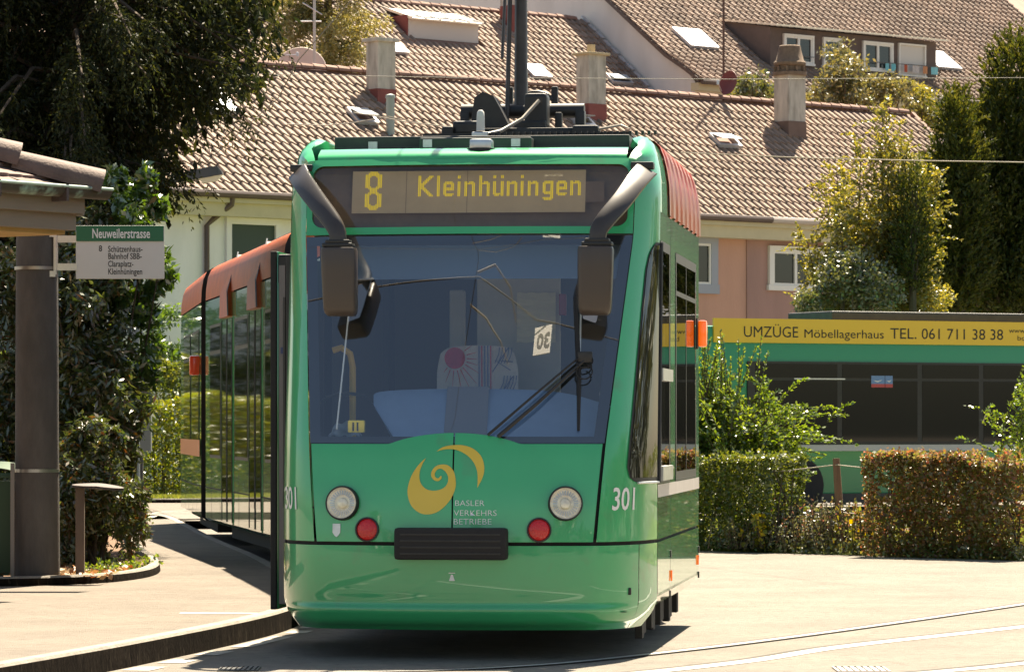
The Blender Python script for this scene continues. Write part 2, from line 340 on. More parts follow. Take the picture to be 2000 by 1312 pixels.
def hedge(name, pts, w, h, z0, n, L, Wd, lm, label, cat='hedge', gaps=0.0, shoots=30, group=None, wav=.07):
    """clipped hedge along a polyline of ground points"""
    root = thing(name, label, cat, (pts[0][0], pts[0][1], z0), group)
    P = [np.array(p, float) for p in pts]; seg = [np.linalg.norm(P[i + 1] - P[i]) for i in range(len(P) - 1)]; tot = sum(seg)
    lc = LC(); t = rng.random(n) * tot; cs = np.concatenate([[0], np.cumsum(seg)]); ix = np.clip(np.searchsorted(cs, t) - 1, 0, len(seg) - 1)
    A = np.array([P[i] for i in ix]); B = np.array([P[i + 1] for i in ix]); f = ((t - cs[ix]) / np.array(seg)[ix])[:, None]
    base = A + (B - A) * f; dr = nrm(B - A); nr = np.stack([dr[:, 1], -dr[:, 0]], 1)
    y = rng.uniform(-1, 1, n); zz = rng.random(n)
    k = rng.random(n); side = k < .62; y = np.where(side, np.sign(y) * (.75 + .25 * np.abs(y)), y); zz = np.where(~side & (k < .86), .9 + .1 * zz, zz)
    wob = 1 + wav * (np.sin(t * 3.1 + 1) + np.sin(t * 7.7) * .6 + np.sin(zz * 9 + t * 2) * .7) + rng.normal(size=n) * .05
    C = np.zeros((n, 3)); C[:, :2] = base + nr * (y * w / 2 * wob)[:, None]
    hh = h * (1 + .04 * np.sin(t * 2.3) + .03 * np.sin(t * 6.1)); C[:, 2] = z0 + zz * hh + rng.normal(size=n) * .025
    if gaps:
        g = np.sin(C[:, 0] * 5.3 + C[:, 2] * 4) * np.sin(C[:, 2] * 7 + C[:, 1] * 3.7) > 1 - gaps; g &= zz < .75; C = C[~g]; nr = nr[~g]; y = y[~g]; n = len(C)
    D = rng.normal(size=(n, 3)) * .6; D[:, :2] += nr * np.sign(y)[:, None] * .7; D[:, 2] += .15
    lc.add(C, D, L * rng.uniform(.6, 1.25, n), Wd * rng.uniform(.7, 1.2, n))
    for _ in range(shoots):
        i = rng.integers(n); q = C[i].copy(); q[2] = z0 + h * .97
        spray(lc, q, (rng.normal() * .25, rng.normal() * .25, 1), rng.uniform(.06, .18), 8, L, Wd, .1)
    lc.mesh('foliage', lm, root)
    mb = MB()
    for q in np.linspace(.1, tot - .1, max(3, int(tot / .45))):
        i = min(np.searchsorted(cs, q) - 1, len(seg) - 1); i = max(i, 0); f = (q - cs[i]) / seg[i]; b = P[i] + (P[i + 1] - P[i]) * f
        for _ in range(3):
            x, yv = b + rng.normal(size=2) * .06
            mb.tube([(x, yv, z0 - .05), (x + rng.normal() * .05, yv + rng.normal() * .05, z0 + h * .4), (x + rng.normal() * .12, yv + rng.normal() * .12, z0 + h * .85)], [.018, .013, .006], 5)
    mb.build('stem', BARK, root); return root

# ------------------------------------------------------------------ ground
F0 = 7540.0; GZ = -.10; KG = 1.58 / 1.48; KPL = 1.42 / 1.35
def sc_(L, k): return [(p[0] * k, p[1] * k) for p in L]
road = MB().add([(-400, -300, GZ), (400, -300, GZ), (400, 900, GZ), (-400, 900, GZ)], [(0, 1, 2, 3)]).build('road', ASPHALT); struct(road)
def smooth(pts, k=8):
    P = [np.array(p, float) for p in pts]; out = []
    for i in range(len(P) - 1):
        a = P[max(i - 1, 0)]; b = P[i]; c = P[i + 1]; d = P[min(i + 2, len(P) - 1)]
        for j in range(k):
            t = j / k; out.append(.5 * ((2 * b) + (-a + c) * t + (2 * a - 5 * b + 4 * c - d) * t * t + (-a + 3 * b - 3 * c + d) * t ** 3))
    out.append(P[-1]); return out
KP = smooth(sc_([(-3.6, 19), (-2.92, 21.7), (-2.30, 24.5), (-1.70, 28.0), (-1.62, 30.5), (-1.80, 33.5), (-2.56, 39.7), (-3.62, 47), (-5.0, 57.2), (-5.5, 59.3), (-5.35, 61.3), (-4.6, 62.6), (-3.2, 63.4), (1, 65)], KPL), 8)
ZP = .06
def poly(name, pts, z, m):
    bm = bmesh.new(); bm.faces.new([bm.verts.new((p[0], p[1], z)) for p in pts]); bmesh.ops.triangulate(bm, faces=bm.faces[:])
    bmesh.ops.recalc_face_normals(bm, faces=bm.faces[:])
    if bm.faces[:][0].normal.z < 0: bmesh.ops.reverse_faces(bm, faces=bm.faces[:])
    me = bpy.data.meshes.new(name); bm.to_mesh(me); bm.free(); return link(name, me, m)
def offs(path, d):
    out = []
    for i, p in enumerate(path):
        t = path[min(i + 1, len(path) - 1)] - path[max(i - 1, 0)]; t = t / np.linalg.norm(t); out.append(p + np.array([t[1], -t[0]]) * d)
    return out
KIN = offs(KP, -.13)
struct(poly('pavement', [tuple(p) for p in KIN] + [(1, 72), (-16, 72), (-16, 19)], ZP, PAVE))
def kerb(name, path, w, z0, z1, m, face=None):
    """kerb stones: one run of bevelled stones with thin joints"""
    A = path; B = offs(path, -w); mb = MB(); mf = MB(); n = len(A)
    cols = []
    for i in range(n):
        a = A[i]; b = B[i]; o = (b - a) / np.linalg.norm(b - a)
        cols.append([(a[0], a[1], z0), (a[0] + o[0] * .01, a[1] + o[1] * .01, z1 - .018), (a[0] + o[0] * .025, a[1] + o[1] * .025, z1), (b[0], b[1], z1), (b[0], b[1], z0)])
    for i in range(n - 1):
        mb.add(cols[i] + cols[i + 1], [(j, j + 1, 6 + j, 5 + j) for j in range(1, 4)]); mf.add(cols[i] + cols[i + 1], [(0, 1, 6, 5)])
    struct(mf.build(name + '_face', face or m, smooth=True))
    return mb.build(name, m, smooth=True)
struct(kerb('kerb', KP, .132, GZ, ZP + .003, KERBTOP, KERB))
# pale gutter strip of worn setts along the kerb
mb = MB(); G1 = offs(KP, .05); G2 = offs(KP, .22)
for i in range(2, 44):
    if i % 2 == 0 or i % 7 == 0:
        a, b = G1[i], G1[i + 1]; c, d = G2[i + 1], G2[i]; j = rng.uniform(-.03, .03)
        mb.add([(a[0], a[1], GZ + .004), (b[0], b[1], GZ + .004), (c[0] + j, c[1], GZ + .004), (d[0] + j, d[1], GZ + .004)], [(0, 1, 2, 3)])
struct(mb.build('gutter_setts', mat('sett_stone', (.36, .33, .29), .85, var=.25, vscale=8)))
# tram rails in the road
def rail(pts, w, z=.004):
    A = smooth(pts, 8); mb = MB(); l = offs(A, -w / 2); r = offs(A, w / 2)
    for i in range(len(A) - 1): mb.add([(*l[i], z + GZ), (*l[i + 1], z + GZ), (*r[i + 1], z + GZ), (*r[i], z + GZ)], [(0, 1, 2, 3)])
    return mb
RA = sc_([(-4.4, 22.2), (-1.1, 23.2), (0, 23.74), (.95, 25.15), (2.19, 27.55), (4.25, 32.07), (6.6, 37.5)], KG)
RB = sc_([(-1.5, 21.2), (.3, 22.6), (1.40, 24.15), (2.24, 25.95), (3.78, 28.5), (6.4, 33)], KG)
RC = sc_([(1.6, 22.2), (2.55, 23.25), (3.2, 24.1), (4.6, 26.2)], KG)
tr = thing('tram_rail', 'far curved rail set flush in the asphalt ahead of the tram', 'rail', (.95, 25.15, 0), 'rails in the road')
rail(RA, .085).build('rail_head', RAIL, tr); rail([tuple(np.array(p) + np.array([.045, -.05])) for p in RA], .045, .008).build('rail_groove', GROOVE, tr)
rail([tuple(np.array(p) + np.array([-.06, .03])) for p in RA], .02, .008).build('rail_edge', GROOVE, tr)
tr = thing('tram_rail', 'wide pale curved rail, nearer than the rail reaching the tram', 'rail', (1.4, 24.15, 0), 'rails in the road')
rail(RB, .15).build('rail_head', RAIL, tr); rail([tuple(np.array(p) + np.array([-.09, .05])) for p in RB], .03, .008).build('rail_groove', GROOVE, tr)
tr = thing('tram_rail', 'short piece of rail just beyond the pale steel cover plate', 'rail', (2.55, 23.25, 0), 'rails in the road')
rail(RC, .13).build('rail_head', RAIL, tr); rail([tuple(np.array(p) + np.array([-.08, .05])) for p in RC], .045, .008).build('rail_groove', GROOVE, tr)
def plate(name, label, c, w, d, m):
    c = (c[0] * KG, c[1] * KG); t = thing(name, label, 'drain cover', (c[0], c[1], GZ)); MB().box((c[0], c[1], GZ + .004), (w, d, .012)).build('plate', m, t)
    mb = MB()
    for i in range(8):
        for j in range(4): mb.box((c[0] - w / 2 + (i + .5) * w / 8, c[1] - d / 2 + (j + .5) * d / 4, GZ + .012), (w / 22, d / 12, .004))
    mb.build('slot', GROOVE, t)
plate('drain_cover', 'pale steel cover plate with dark slots between two rails', (2.12, 23.45), .34, .5, STEELP)
plate('drain_cover', 'small dark drain grate in the shaded road near the kerb', (-1.66, 23.5), .26, .4, DARKGREY)
# back edge of the road on the right: verge, soil and grass
VE = smooth(sc_([(-1, 50), (1.0, 47.2), (2.25, 45.9), (3.9, 44.3), (5.63, 42.4), (8.5, 39.5), (14, 36)], KG), 6)
struct(poly('verge', [tuple(p) for p in VE] + [(22, 61.5), (-1, 61.5)], GZ + .006, GRASSB))
struct(poly('lawn', [(-30, 71.7), (6, 71.7), (6, 83), (-30, 83)], .10, GRASSB))
mb = MB(); 
LK = [np.array(p, float) for p in [(-16, 71.5), (-9, 71.5), (-2, 71.5), (1, 71.5)]]
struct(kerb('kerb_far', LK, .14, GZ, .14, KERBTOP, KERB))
# grass blades
def grass(name, pts, n, z0, h, wmul=1):
    lc = LC(); x = rng.uniform(pts[0], pts[1], n); y = rng.uniform(pts[2], pts[3], n); C = np.stack([x, y, np.full(n, z0 + h * .4)], 1); D = rng.normal(size=(n, 3)) * .35; D[:, 2] += 1
    lc.add(C, D, h * rng.uniform(.6, 1.3, n), .022 * wmul); o = lc.mesh(name, L_GRASS); tag(o, None, None, None, 'stuff'); return o
g = grass('grass', (-20, 1, 71.8, 74.3), 30000, .10, .12, 1.3); g['label'] = 'sunny mown grass strip behind the far kerb at left'; g['category'] = 'grass'
g = grass('grass', (1.5, 9, 49.6, 61.4), 26000, GZ + .006, .16); g['label'] = 'sunlit meadow grass behind the low plants and post'; g['category'] = 'grass'

struct(MB().add([(-2.52, 29.25, ZP + .004), (-1.93, 29.2, ZP + .004), (-1.93, 29.32, ZP + .004), (-2.52, 29.36, ZP + .004)], [(0, 1, 2, 3)]).build('platform_line', WHITE))
def crack(pts, z, r=.012): struct(rail([(x + rng.normal() * .03, y + rng.normal() * .08) for x, y in pts], r, z - GZ).build('tar_seam', GROOVE))
crack([(1.9, 44.5), (2.9, 40), (4.0, 36.5), (5.6, 33)], GZ + .005, .008); crack([(2.0, 35), (2.9, 34), (4.2, 33.8), (5.5, 33.4)], GZ + .005, .007); # planting bed in the pavement
BP = smooth(sc_([(-6.2, 32.2), (-4.5, 32.5), (-3.72, 32.95), (-3.36, 33.8), (-3.24, 35.2), (-3.42, 37.4), (-3.85, 40.5), (-4.35, 44.6), (-4.9, 48.5), (-6.0, 50)], KPL), 6)
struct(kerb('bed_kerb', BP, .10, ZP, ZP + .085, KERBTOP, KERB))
struct(poly('bed_soil', [tuple(p) for p in offs(BP, -.09)] + [(-9.5, 52.5), (-9.5, 33.8)], ZP + .04, SOIL))

# ------------------------------------------------------------------ the tram: front car
TA = R(6.8); TO = np.array([-.403, 26.0]); TR = np.array([math.cos(TA), -math.sin(TA)]); TB = np.array([math.sin(TA), math.cos(TA)])
def T(u, v, z): p = TO + TR * u + TB * v; return Vector((p[0], p[1], z))
AXU = Vector((TR[0], TR[1], 0)); AXV = Vector((TB[0], TB[1], 0)); AXZ = Vector((0, 0, 1)); TAX = (AXU, AXV, AXZ)
def itp(z, xs, ys): return float(np.interp(z, xs, ys))
def us(z): return itp(z, [.13, .68, 1.363, 2.8, 3.4], [.93, .95, 1.008, 1.145, 1.155])
_vz = np.array([.10, .16, .25, .45, .68, 1.0, 1.363, 2.0, 2.80, 3.31, 3.36, 3.46, 3.54]); _vv = np.array([.16, .07, .02, .0, .0, .025, .10, .385, .75, .86, .90, 1.02, 1.30])
_zz = np.linspace(.1, 3.54, 173); _k = np.interp(_zz, _vz, _vv); _k2 = np.convolve(np.pad(_k, 5, 'edge'), np.ones(11) / 11, 'valid')
_k2 = np.where(_zz < .3, _k, _k2)
def vf(z): return float(np.interp(z, _zz, _k2))
def hw(z): return itp(z, [.10, .2, .28, 2.9, 3.07, 3.2, 3.3, 3.4, 3.47, 3.52], [1.20, 1.28, 1.31, 1.31, 1.31, 1.305, 1.29, 1.265, 1.24, 1.18])
def vc(z): return itp(z, [.1, 1.0, 3.2, 3.52], [.9, .92, 1.22, 1.5])
def front(s, z, o=0.0):
    u = s * us(z); v = vf(z) + .12 * s * s
    return T(u, v - o, z)
def frontu(u, z, o=0.0): return front(u / us(z), z, o)
def cornerp(sd, t, z):
    a = np.array([us(z), vf(z) + .12]); c = np.array([hw(z), max(vc(z), a[1] + .12)]); m = np.array([us(z) + (hw(z) - us(z)) * .80, a[1] + min(.16, (c[1] - a[1]) * .45)])
    p = (1 - t) ** 2 * a + 2 * t * (1 - t) * m + t * t * c; d = 2 * (1 - t) * (m - a) + 2 * t * (c - m); n = np.array([d[1], -d[0]]); n /= np.linalg.norm(n); return p, n
def corner(sd, t, z, o=0.0): p, n = cornerp(sd, t, z); p = p + n * o; return T(sd * p[0], p[1], z)
def side(sd, v, z, o=0.0): return T(sd * (hw(z) + o), v, z)
VE1 = 5.0
tram = thing('tram', 'green articulated tram at the platform, front car with destination display and open front door', 'tram', T(0, 0, 0))
def zs(a, b, n): return [a + (b - a) * i / n for i in range(n + 1)]
def patch(mb, fn, xs, zlist):
    nx = len(xs); P = [fn(x, z) for z in zlist for x in xs]
    return mb.add(P, [(j * nx + i, j * nx + i + 1, (j + 1) * nx + i + 1, (j + 1) * nx + i) for j in range(len(zlist) - 1) for i in range(nx - 1)])
# bumper: front with both corners and the lower sides as one shell
def around(x, z, o=0.0):
    # x in [-2-..,2+..]: |x|<1 front, 1..2 corner, >2 side (metres beyond)
    sd = 1 if x >= 0 else -1; a = abs(x)
    if a <= 1: return front(x, z, o)
    if a <= 2: return corner(sd, a - 1, z, o)
    return side(sd, max(vc(z), vf(z) + .24) + (a - 2), z, o)
FX = [i / 12 for i in range(-12, 13)]; CXR = [1 + i / 10 for i in range(1, 11)]; CXL = [-x for x in CXR[::-1]]
zb = [.10, .115, .13, .15, .18, .215, .25, .265, .30] + zs(.34, .675, 8)
def bump(x, z):
    # a shallow step: the lower lip stands proud of the sloping face above it
    o = .012 if .255 < z else .03 if z > .14 else .0
    if abs(x) > 1: o *= max(0, 1 - (abs(x) - 1) * 1.4)
    return around(x, z, o)
mb = MB(); patch(mb, bump, CXL + FX + CXR[:6], zb); mb.build('bumper', GREEN, tram, 'all')
mb = MB(); patch(mb, lambda x, z: around(x, z, 0), [1.615] + CXR[6:], zb); mb.build('bumper_corner', GREEN, tram, 'all')
# corner pillars from the bumper to the roof
for sd in (1, -1):
    mb = MB(); zl = zs(.70, 3.30, 40)
    patch(mb, lambda x, z: corner(sd, x, z), [.02] + [i / 10 for i in range(1, 11)], zl); mb.build('corner_pillar', GREEN, tram, 'all')
# front flap in two leaves with arched top
def ztop(u): return 1.360 + .074 * max(0, 1 - (abs(u) / .44) ** 2) ** .9
mb = MB()
for a, b in ((-.99, -.0055), (.0055, .99)):
    for k in range(1):
        xs = [a + (b - a) * i / 40 for i in range(41)]; nz = 22; P = []
        for j in range(nz + 1):
            for x in xs:
                zt = ztop(x * 1.0); z = .70 + (zt - .70) * j / nz; P.append(front(x, z, .014))
        nx = len(xs); mb.add(P, [(j * nx + i, j * nx + i + 1, (j + 1) * nx + i + 1, (j + 1) * nx + i) for j in range(nz) for i in range(nx - 1)])
        # top return edge
        P = [front(x, ztop(x), .014) for x in xs] + [front(x, ztop(x) + .004, -.03) for x in xs]; mb.add(P, [(i, i + 1, nx + i + 1, nx + i) for i in range(nx - 1)])
flap = mb.build('front_panel', GREEN, tram, True)
mb = MB(); patch(mb, lambda x, z: front(x, z, -.03), FX, zs(.66, 1.40, 10)); mb.build('seam_backing', RUBBER, tram)
mb = MB(); patch(mb, lambda x, z: around(x, z, -.02), CXL + FX + CXR, [.655, .69, .72]); mb.build('bumper_seam', RUBBER, tram)
# windshield, its printed black border
zw = zs(1.365, 2.80, 24)
mb = MB(); patch(mb, lambda x, z: front(x, z), FX, zw); mb.build('windshield', WINDSHIELD, tram, 'all')
mb = MB(); E_ = -.006
for sd in (1, -1):
    patch(mb, lambda q, z: frontu(sd * (us(z) - q), z, E_), [.0, .03, .075], zw)
patch(mb, lambda x, z: front(x, z, E_), [x * .95 for x in FX], [1.36, 1.385, 1.41]); patch(mb, lambda x, z: front(x, z, E_), [x * .95 for x in FX], [2.735, 2.77, 2.80])
mb.build('windshield_border', FRIT, tram)
# display surround: green ring with a rounded opening, glass, board and dots
Z0, Z1 = 2.80, 3.345
def rr(n, x0, x1, z0, z1, r, rz):
    P = []
    for (cx, cz, a0) in ((x1 - r, z1 - rz, 0), (x0 + r, z1 - rz, 90), (x0 + r, z0 + rz, 180), (x1 - r, z0 + rz, 270)):
        for k in range(n): a = R(a0 + 90 * k / (n - 1)); P.append((cx + r * math.cos(a), cz + rz * math.sin(a)))
    return P
inn = rr(12, -.965, .965, 2.862, 3.300, .07, .075); outp = rr(12, -1, 1, Z0 + .012, Z1, .002, .002)
def dens(P, m=6):
    out = []
    for i in range(len(P)):
        a = np.array(P[i]); b = np.array(P[(i + 1) % len(P)])
        for j in range(m): out.append(tuple(a + (b - a) * j / m))
    return out
inn = dens(inn); outp = dens(outp); mb = MB(); n = len(inn)
P = [front(x, z, .012) for x, z in outp] + [front(x, z, .012) for x, z in inn] + [front(x, z, -.03) for x, z in inn] + [front(x, z, -.05) for x, z in outp]
mb.add(P, [(k * n + i, k * n + (i + 1) % n, (k + 1) * n + (i + 1) % n, (k + 1) * n + i) for k in (0, 1) for i in range(n)] + [(3 * n + i, 3 * n + (i + 1) % n, (i + 1) % n, i) for i in range(n)])
disp = mb.build('display_surround', GREEN, tram, True)
mb = MB(); patch(mb, lambda x, z: front(x, z, -.004), [x * .98 for x in FX], zs(2.84, 3.32, 8)); mb.build('display_glass', DISPGLASS, disp, 'all')
mb = MB(); patch(mb, lambda x, z: T(x * us(z), vf(z) + .165, z), FX, zs(2.82, 3.33, 6)); mb.build('display_backing', BOARDDK, disp)
# display board is flat: a plane with its own frame
pz0, pz1 = 2.965, 3.262
def bd(x, y, o=0.0):
    # x metres from the display centre, y metres above its lower edge, on the display plane
    z = pz0 + y; v0 = vf(2.965) + .105; v1 = vf(3.262) + .105; v = v0 + (v1 - v0) * y / (pz1 - pz0)
    return T(x, v - o, z)
DX0, DX1 = -.83, .81
mb = MB(); mb.add([bd(DX0, 0), bd(DX1, 0), bd(DX1, pz1 - pz0), bd(DX0, pz1 - pz0)], [(0, 1, 2, 3)]); mb.build('display_board', BOARD, disp)
mb = MB(); mb.add([bd(DX1, .07, -.002), bd(DX1 + .13, .07, -.002), bd(DX1 + .13, .215, -.002), bd(DX1, .215, -.002)], [(0, 1, 2, 3)])
for q in (-.45, -.02): mb.add([bd(q, 0, .002), bd(q + .003, 0, .002), bd(q + .003, .297, .002), bd(q, .297, .002)], [(0, 1, 2, 3)])
mb.build('display_module_joint', BOARDDK, disp)
def glyph(c):
    S_ = set()
    def col(xs_, a, b): S_.update((x, y) for x in xs_ for y in range(a, b + 1))
    if c in 'nhmi' : pass
    if c == 'K':
        col((0, 1), 0, 13)
        for y in range(14):
            t = abs(y - 6.5) - .5; x = 2 + int(round(t * 1.05)); S_.update([(x, y), (x + 1, y)] + ([(x - 1, y)] if x > 2 else []))
    elif c == 'l': col((0, 1), 0, 13)
    elif c == 'i': col((0, 1), 4, 13); col((0, 1), 0, 1)
    elif c in 'nh':
        col((0, 1), 4 if c == 'n' else 0, 13); S_.update([(3, 4), (4, 4), (5, 4), (2, 5), (3, 5), (4, 5), (5, 5)]); col((5, 6), 5, 13)
    elif c == 'u':
        col((0, 1), 4, 12); col((5, 6), 4, 13); S_.update([(1, 13), (2, 13), (3, 13), (2, 12), (3, 12), (4, 12)]); col((0, 1), 0, 1); col((5, 6), 0, 1)
    elif c == 'e':
        col((0, 1), 5, 12); col((5, 6), 5, 8); col((1, 2, 3, 4, 5), 4, 4); col((2, 3, 4), 5, 5); col((2, 3, 4, 5, 6), 8, 9); col((1, 2, 3, 4, 5), 13, 13); col((2, 3, 4, 5, 6), 12, 12)
    elif c == 'g':
        col((0, 1), 5, 11); col((5, 6), 4, 15); col((1, 2, 3, 4, 5), 4, 4); col((2, 3, 4), 5, 5); col((1, 2, 3, 4, 5), 12, 12); col((2, 3, 4), 11, 11); col((1, 2, 3, 4, 5), 16, 16); col((0, 1, 2, 3, 4), 15, 15)
    elif c == '8':
        for y in range(26):
            for x in range(11):
                yy = y if y < 13 else 25 - y; yy = abs(yy - 6) if True else yy
                d = max(abs(x - 5), abs((y if y < 13 else 25 - y) - 6) * .9 + 0)
                cy = (y if y < 13 else 25 - y); inside = (abs(x - 5) <= 5 and 0 <= cy <= 12) and not (abs(x - 5) + max(0, abs(cy - 6) - 4) * 1.6 > 5.4) and not (abs(x - 5) <= 2 and 3 <= cy <= 10 and abs(x - 5) + max(0, abs(cy - 6.5) - 2) * .9 <= 2.6)
                if inside: S_.add((x, y))
    return S_
PIT = .01078; sc = 1 / (3.333 * 281)  # zoomed-photo pixels -> metres on the sign
mb = MB()
def dots(c, zx, ytop):
    for (x, y) in glyph(c):
        X = DX0 + (zx - 133) * sc + x * PIT; Y = .297 - (ytop - 82) * sc - (y + 1) * PIT * .97
        mb.add([bd(X + .0012, Y, .004), bd(X + PIT - .0016, Y, .004), bd(X + PIT - .0016, Y + PIT * .97, .004), bd(X + .0012, Y + PIT * .97, .004)], [(0, 1, 2, 3)])
dots('8', 218, 84)
for c, zx in zip('Kleinhuningen', (568, 692, 735, 828, 873, 970, 1062, 1152, 1243, 1290, 1388, 1478, 1568)): dots(c, zx, 114)
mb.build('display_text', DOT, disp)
# roof lip above the display
mb = MB()
lip = [(3.345, .012), (3.362, .006), (3.385, -.02), (3.41, -.08), (3.43, -.18), (3.44, -.34), (3.445, -.5)]
P = []; 
for z, o in lip:
    for x in FX: P.append(T(x * 1.09, vf(3.345) + .12 * x * x * (1 if o > -.1 else .6) - o, z))
n = len(FX); mb.add(P, [(j * n + i, j * n + i + 1, (j + 1) * n + i + 1, (j + 1) * n + i) for j in range(len(lip) - 1) for i in range(n - 1)]); mb.build('roof_front', GREEN, tram, True)
# roof shoulders: a green nose and a ribbed orange shield behind it, both sides
def shsec(v):
    k = 1.0 if v > 1.4 else max(0, (v - .97) / .43); k = k ** .55
    zt = 3.30 + .225 * k
    pts = []
    for q, (f, z) in enumerate(((1.0, 2.98), (1.0, 3.07), (.996, 3.2), (.985, 3.3), (.967, 3.40), (.945, 3.475), (.915, 3.515), (.875, 3.525), (.835, 3.51), (.822, 3.46), (.822, 3.30))):
        z2 = z if z <= 3.3 else 3.30 + (z - 3.30) * k
        f = max(f, .895 - .07 * max(0, min(1, (v - 1.15) / .25))); pts.append((1.312 * f - (.0 if v > 1.2 else (1.2 - v) * .30 * max(0, (z - 2.98) / .5)), z2))
    out = []
    for (u, z) in pts:
        zc_ = min(z, 3.3)
        if v < max(vc(zc_), vf(zc_) + .24):
            uc = us(zc_)
            for t in np.linspace(0, 1, 41):
                p, n_ = cornerp(1, t, zc_)
                if p[1] <= v: uc = p[0]
            u = min(u, uc + .003)
        out.append((u, z))
    return out
for sd in (1, -1):
    def sh(vl, nm, m, rib=0.0):
        mb = MB(); P = []; nn = 11
        for v in vl:
            o = rib * (1 if math.sin((v - 1.75) * 2 * math.pi / .44) > 0 else -.0)
            for (u, z) in shsec(v): P.append(T(sd * (u + o), v, z + o * .6))
        mb.add(P, [(j * nn + i, j * nn + i + 1, (j + 1) * nn + i + 1, (j + 1) * nn + i) for j in range(len(vl) - 1) for i in range(nn - 1)])
        mb.add([T(sd * u, vl[0], z) for u, z in shsec(vl[0])], [tuple(range(nn))]); mb.add([T(sd * u, vl[-1], z) for u, z in shsec(vl[-1])], [tuple(range(nn))])
        return mb.build(nm, m, tram, True)
    sh([.99, 1.01, 1.04, 1.09, 1.15, 1.22, 1.3, 1.4, 1.55, 1.70, 1.82], 'roof_shoulder', GREEN)
    sh([1.84 + .02 * i for i in range(int((VE1 - 1.84) / .02) + 1)], 'roof_shield', ORANGE, .0145)
# side walls with real window and door openings
def strip(sd, v0, v1, z0, z1, nm, m, o=0.0, parent=None, nz=6, nv=6):
    mb = MB(); patch(mb, lambda v, z: side(sd, v, z, o), [v0 + (v1 - v0) * i / nv for i in range(nv + 1)], zs(z0, z1, nz)); return mb.build(nm, m, parent or tram, 'all')
def panels(sd, rects, nm, m, o=0.0, parent=None):
    mb = MB()
    for v0, v1, z0, z1 in rects: patch(mb, lambda v, z: side(sd, max(v, vc(z)) if v < 1.25 and v1 - v0 < 2 else v, z, o), [v0 + (v1 - v0) * i / 4 for i in range(5)], zs(z0, z1, 4))
    return mb.build(nm, m, parent or tram)
for sd in (1, -1):
    strip(sd, .95, 2.09, .30, .675, 'side_skirt', GREENM); strip(sd, 2.11, VE1, .30, .675, 'side_skirt', GREENM)
    if sd > 0:
        panels(sd, [(.95, 2.09, .695, 1.08), (.95, 2.09, 2.78, 3.03), (.95, .98, 1.08, 2.78), (2.02, 2.09, 1.08, 2.78)], 'side_wall', GREENM)
        panels(sd, [(2.11, VE1, .695, 1.08), (2.11, VE1, 2.755, 3.03), (2.11, 2.56, 1.08, 2.755), (4.66, VE1, 1.08, 2.755)], 'side_wall', GREENM)
    else:
        panels(sd, [(.95, 1.32, .695, 3.03)], 'side_wall', GREENM); panels(sd, [(2.4, VE1, .695, 3.03)], 'side_wall', GREENM)
    panels(sd, [(.95, VE1, .65, .72), (2.06, 2.14, .30, 1.07), (2.06, 2.14, 2.79, 3.0)], 'seam_backing', RUBBER, -.02)
    P = [(1.31, .32), (1.31, .30), (1.22, .2), (1.1, .2)]
    mb = MB(); 
    for i in range(3): mb.add([T(sd * P[i][0], .92, P[i][1]), T(sd * P[i][0], VE1, P[i][1]), T(sd * P[i + 1][0], VE1, P[i + 1][1]), T(sd * P[i + 1][0], .92, P[i + 1][1])], [(0, 1, 2, 3)])
    mb.build('skirt_edge', GREENM, tram)
strip(1, .955, VE1 - .002, .985, 1.075, 'pale_stripe', STRIPE, .003)
# side windows right
def win(v0, v1, z0, z1, nm='side_window', divs=(), trans=(), rail_=None):
    vs_ = [v0 + .05] + list(divs) + [v1 - .05]; zt = [z0 + .05] + list(trans) + [z1 - .05]; g = .018
    rc = [(v0, v1, z0, z0 + .068), (v0, v1, z1 - .068, z1), (v0, v0 + .068, z0 + .068, z1 - .068), (v1 - .068, v1, z0 + .068, z1 - .068)] + [(q - g, q + g, z0 + .068, z1 - .068) for q in divs] + [(v0 + .068, v1 - .068, q - g, q + g) for q in trans]
    f = panels(1, rc, nm, BLACK, .004); mb = MB()
    for i in range(len(vs_) - 1):
        for j in range(len(zt) - 1):
            patch(mb, lambda v, z: side(1, v, z, .002), [vs_[i] + g, vs_[i + 1] - g], [zt[j] + g, zt[j + 1] - g])
    mb.build('pane', TGLASS, f)
    if rail_:
        for rz, dz in rail_:
            mb = MB(); mb.add([side(1, v, z, .03 + q) for v in (v0 + .10, v1 - .04) for z in (rz, rz + dz) for q in (-.02, .0)], [(0, 1, 3, 2), (4, 5, 7, 6), (0, 1, 5, 4), (2, 3, 7, 6), (1, 3, 7, 5)])
            mb.build('rail_bar', ALU, f)
    return f
win(.98, 2.02, 1.08, 2.78, divs=(1.22,), rail_=((1.80, .085), (1.10, .10)))
win(2.56, 4.66, 1.08, 2.755, divs=(3.6,), trans=(2.46,))
# triangular corner window on the corner pillar
def cw(q, z, o):  # q 0 rear edge .. 1 slanted front edge
    tf = itp(z, [1.10, 1.13, 1.20, 1.5, 1.95, 2.3, 2.58, 2.68, 2.73, 2.78], [.50, .40, .35, .365, .375, .385, .41, .49, .60, .85]); t = 1.0 - q * (1.0 - tf); return corner(1, t, z, o)
ZL = [1.10, 1.11, 1.13, 1.16, 1.20, 1.25, 1.30] + zs(1.4, 2.5, 10) + [2.56, 2.62, 2.67, 2.71, 2.74, 2.76]
mb = MB(); patch(mb, lambda q, z: cw(q, z, .006), [i / 12 for i in range(13)], ZL); f = mb.build('corner_window', BLACK, tram, 'all')
mb = MB(); patch(mb, lambda q, z: cw(.0 + q * .95, z, .010), [.02 + .98 * i / 12 for i in range(13)], [z for z in ZL if 1.11 < z < 2.75]); mb.build('pane', TINTED, f, 'all')
mb = MB(); mb.tube([corner(1, 1, z, .012) for z in (1.09, 2.76)], .012, 6); mb.build('window_bar', DARKGREY, f)
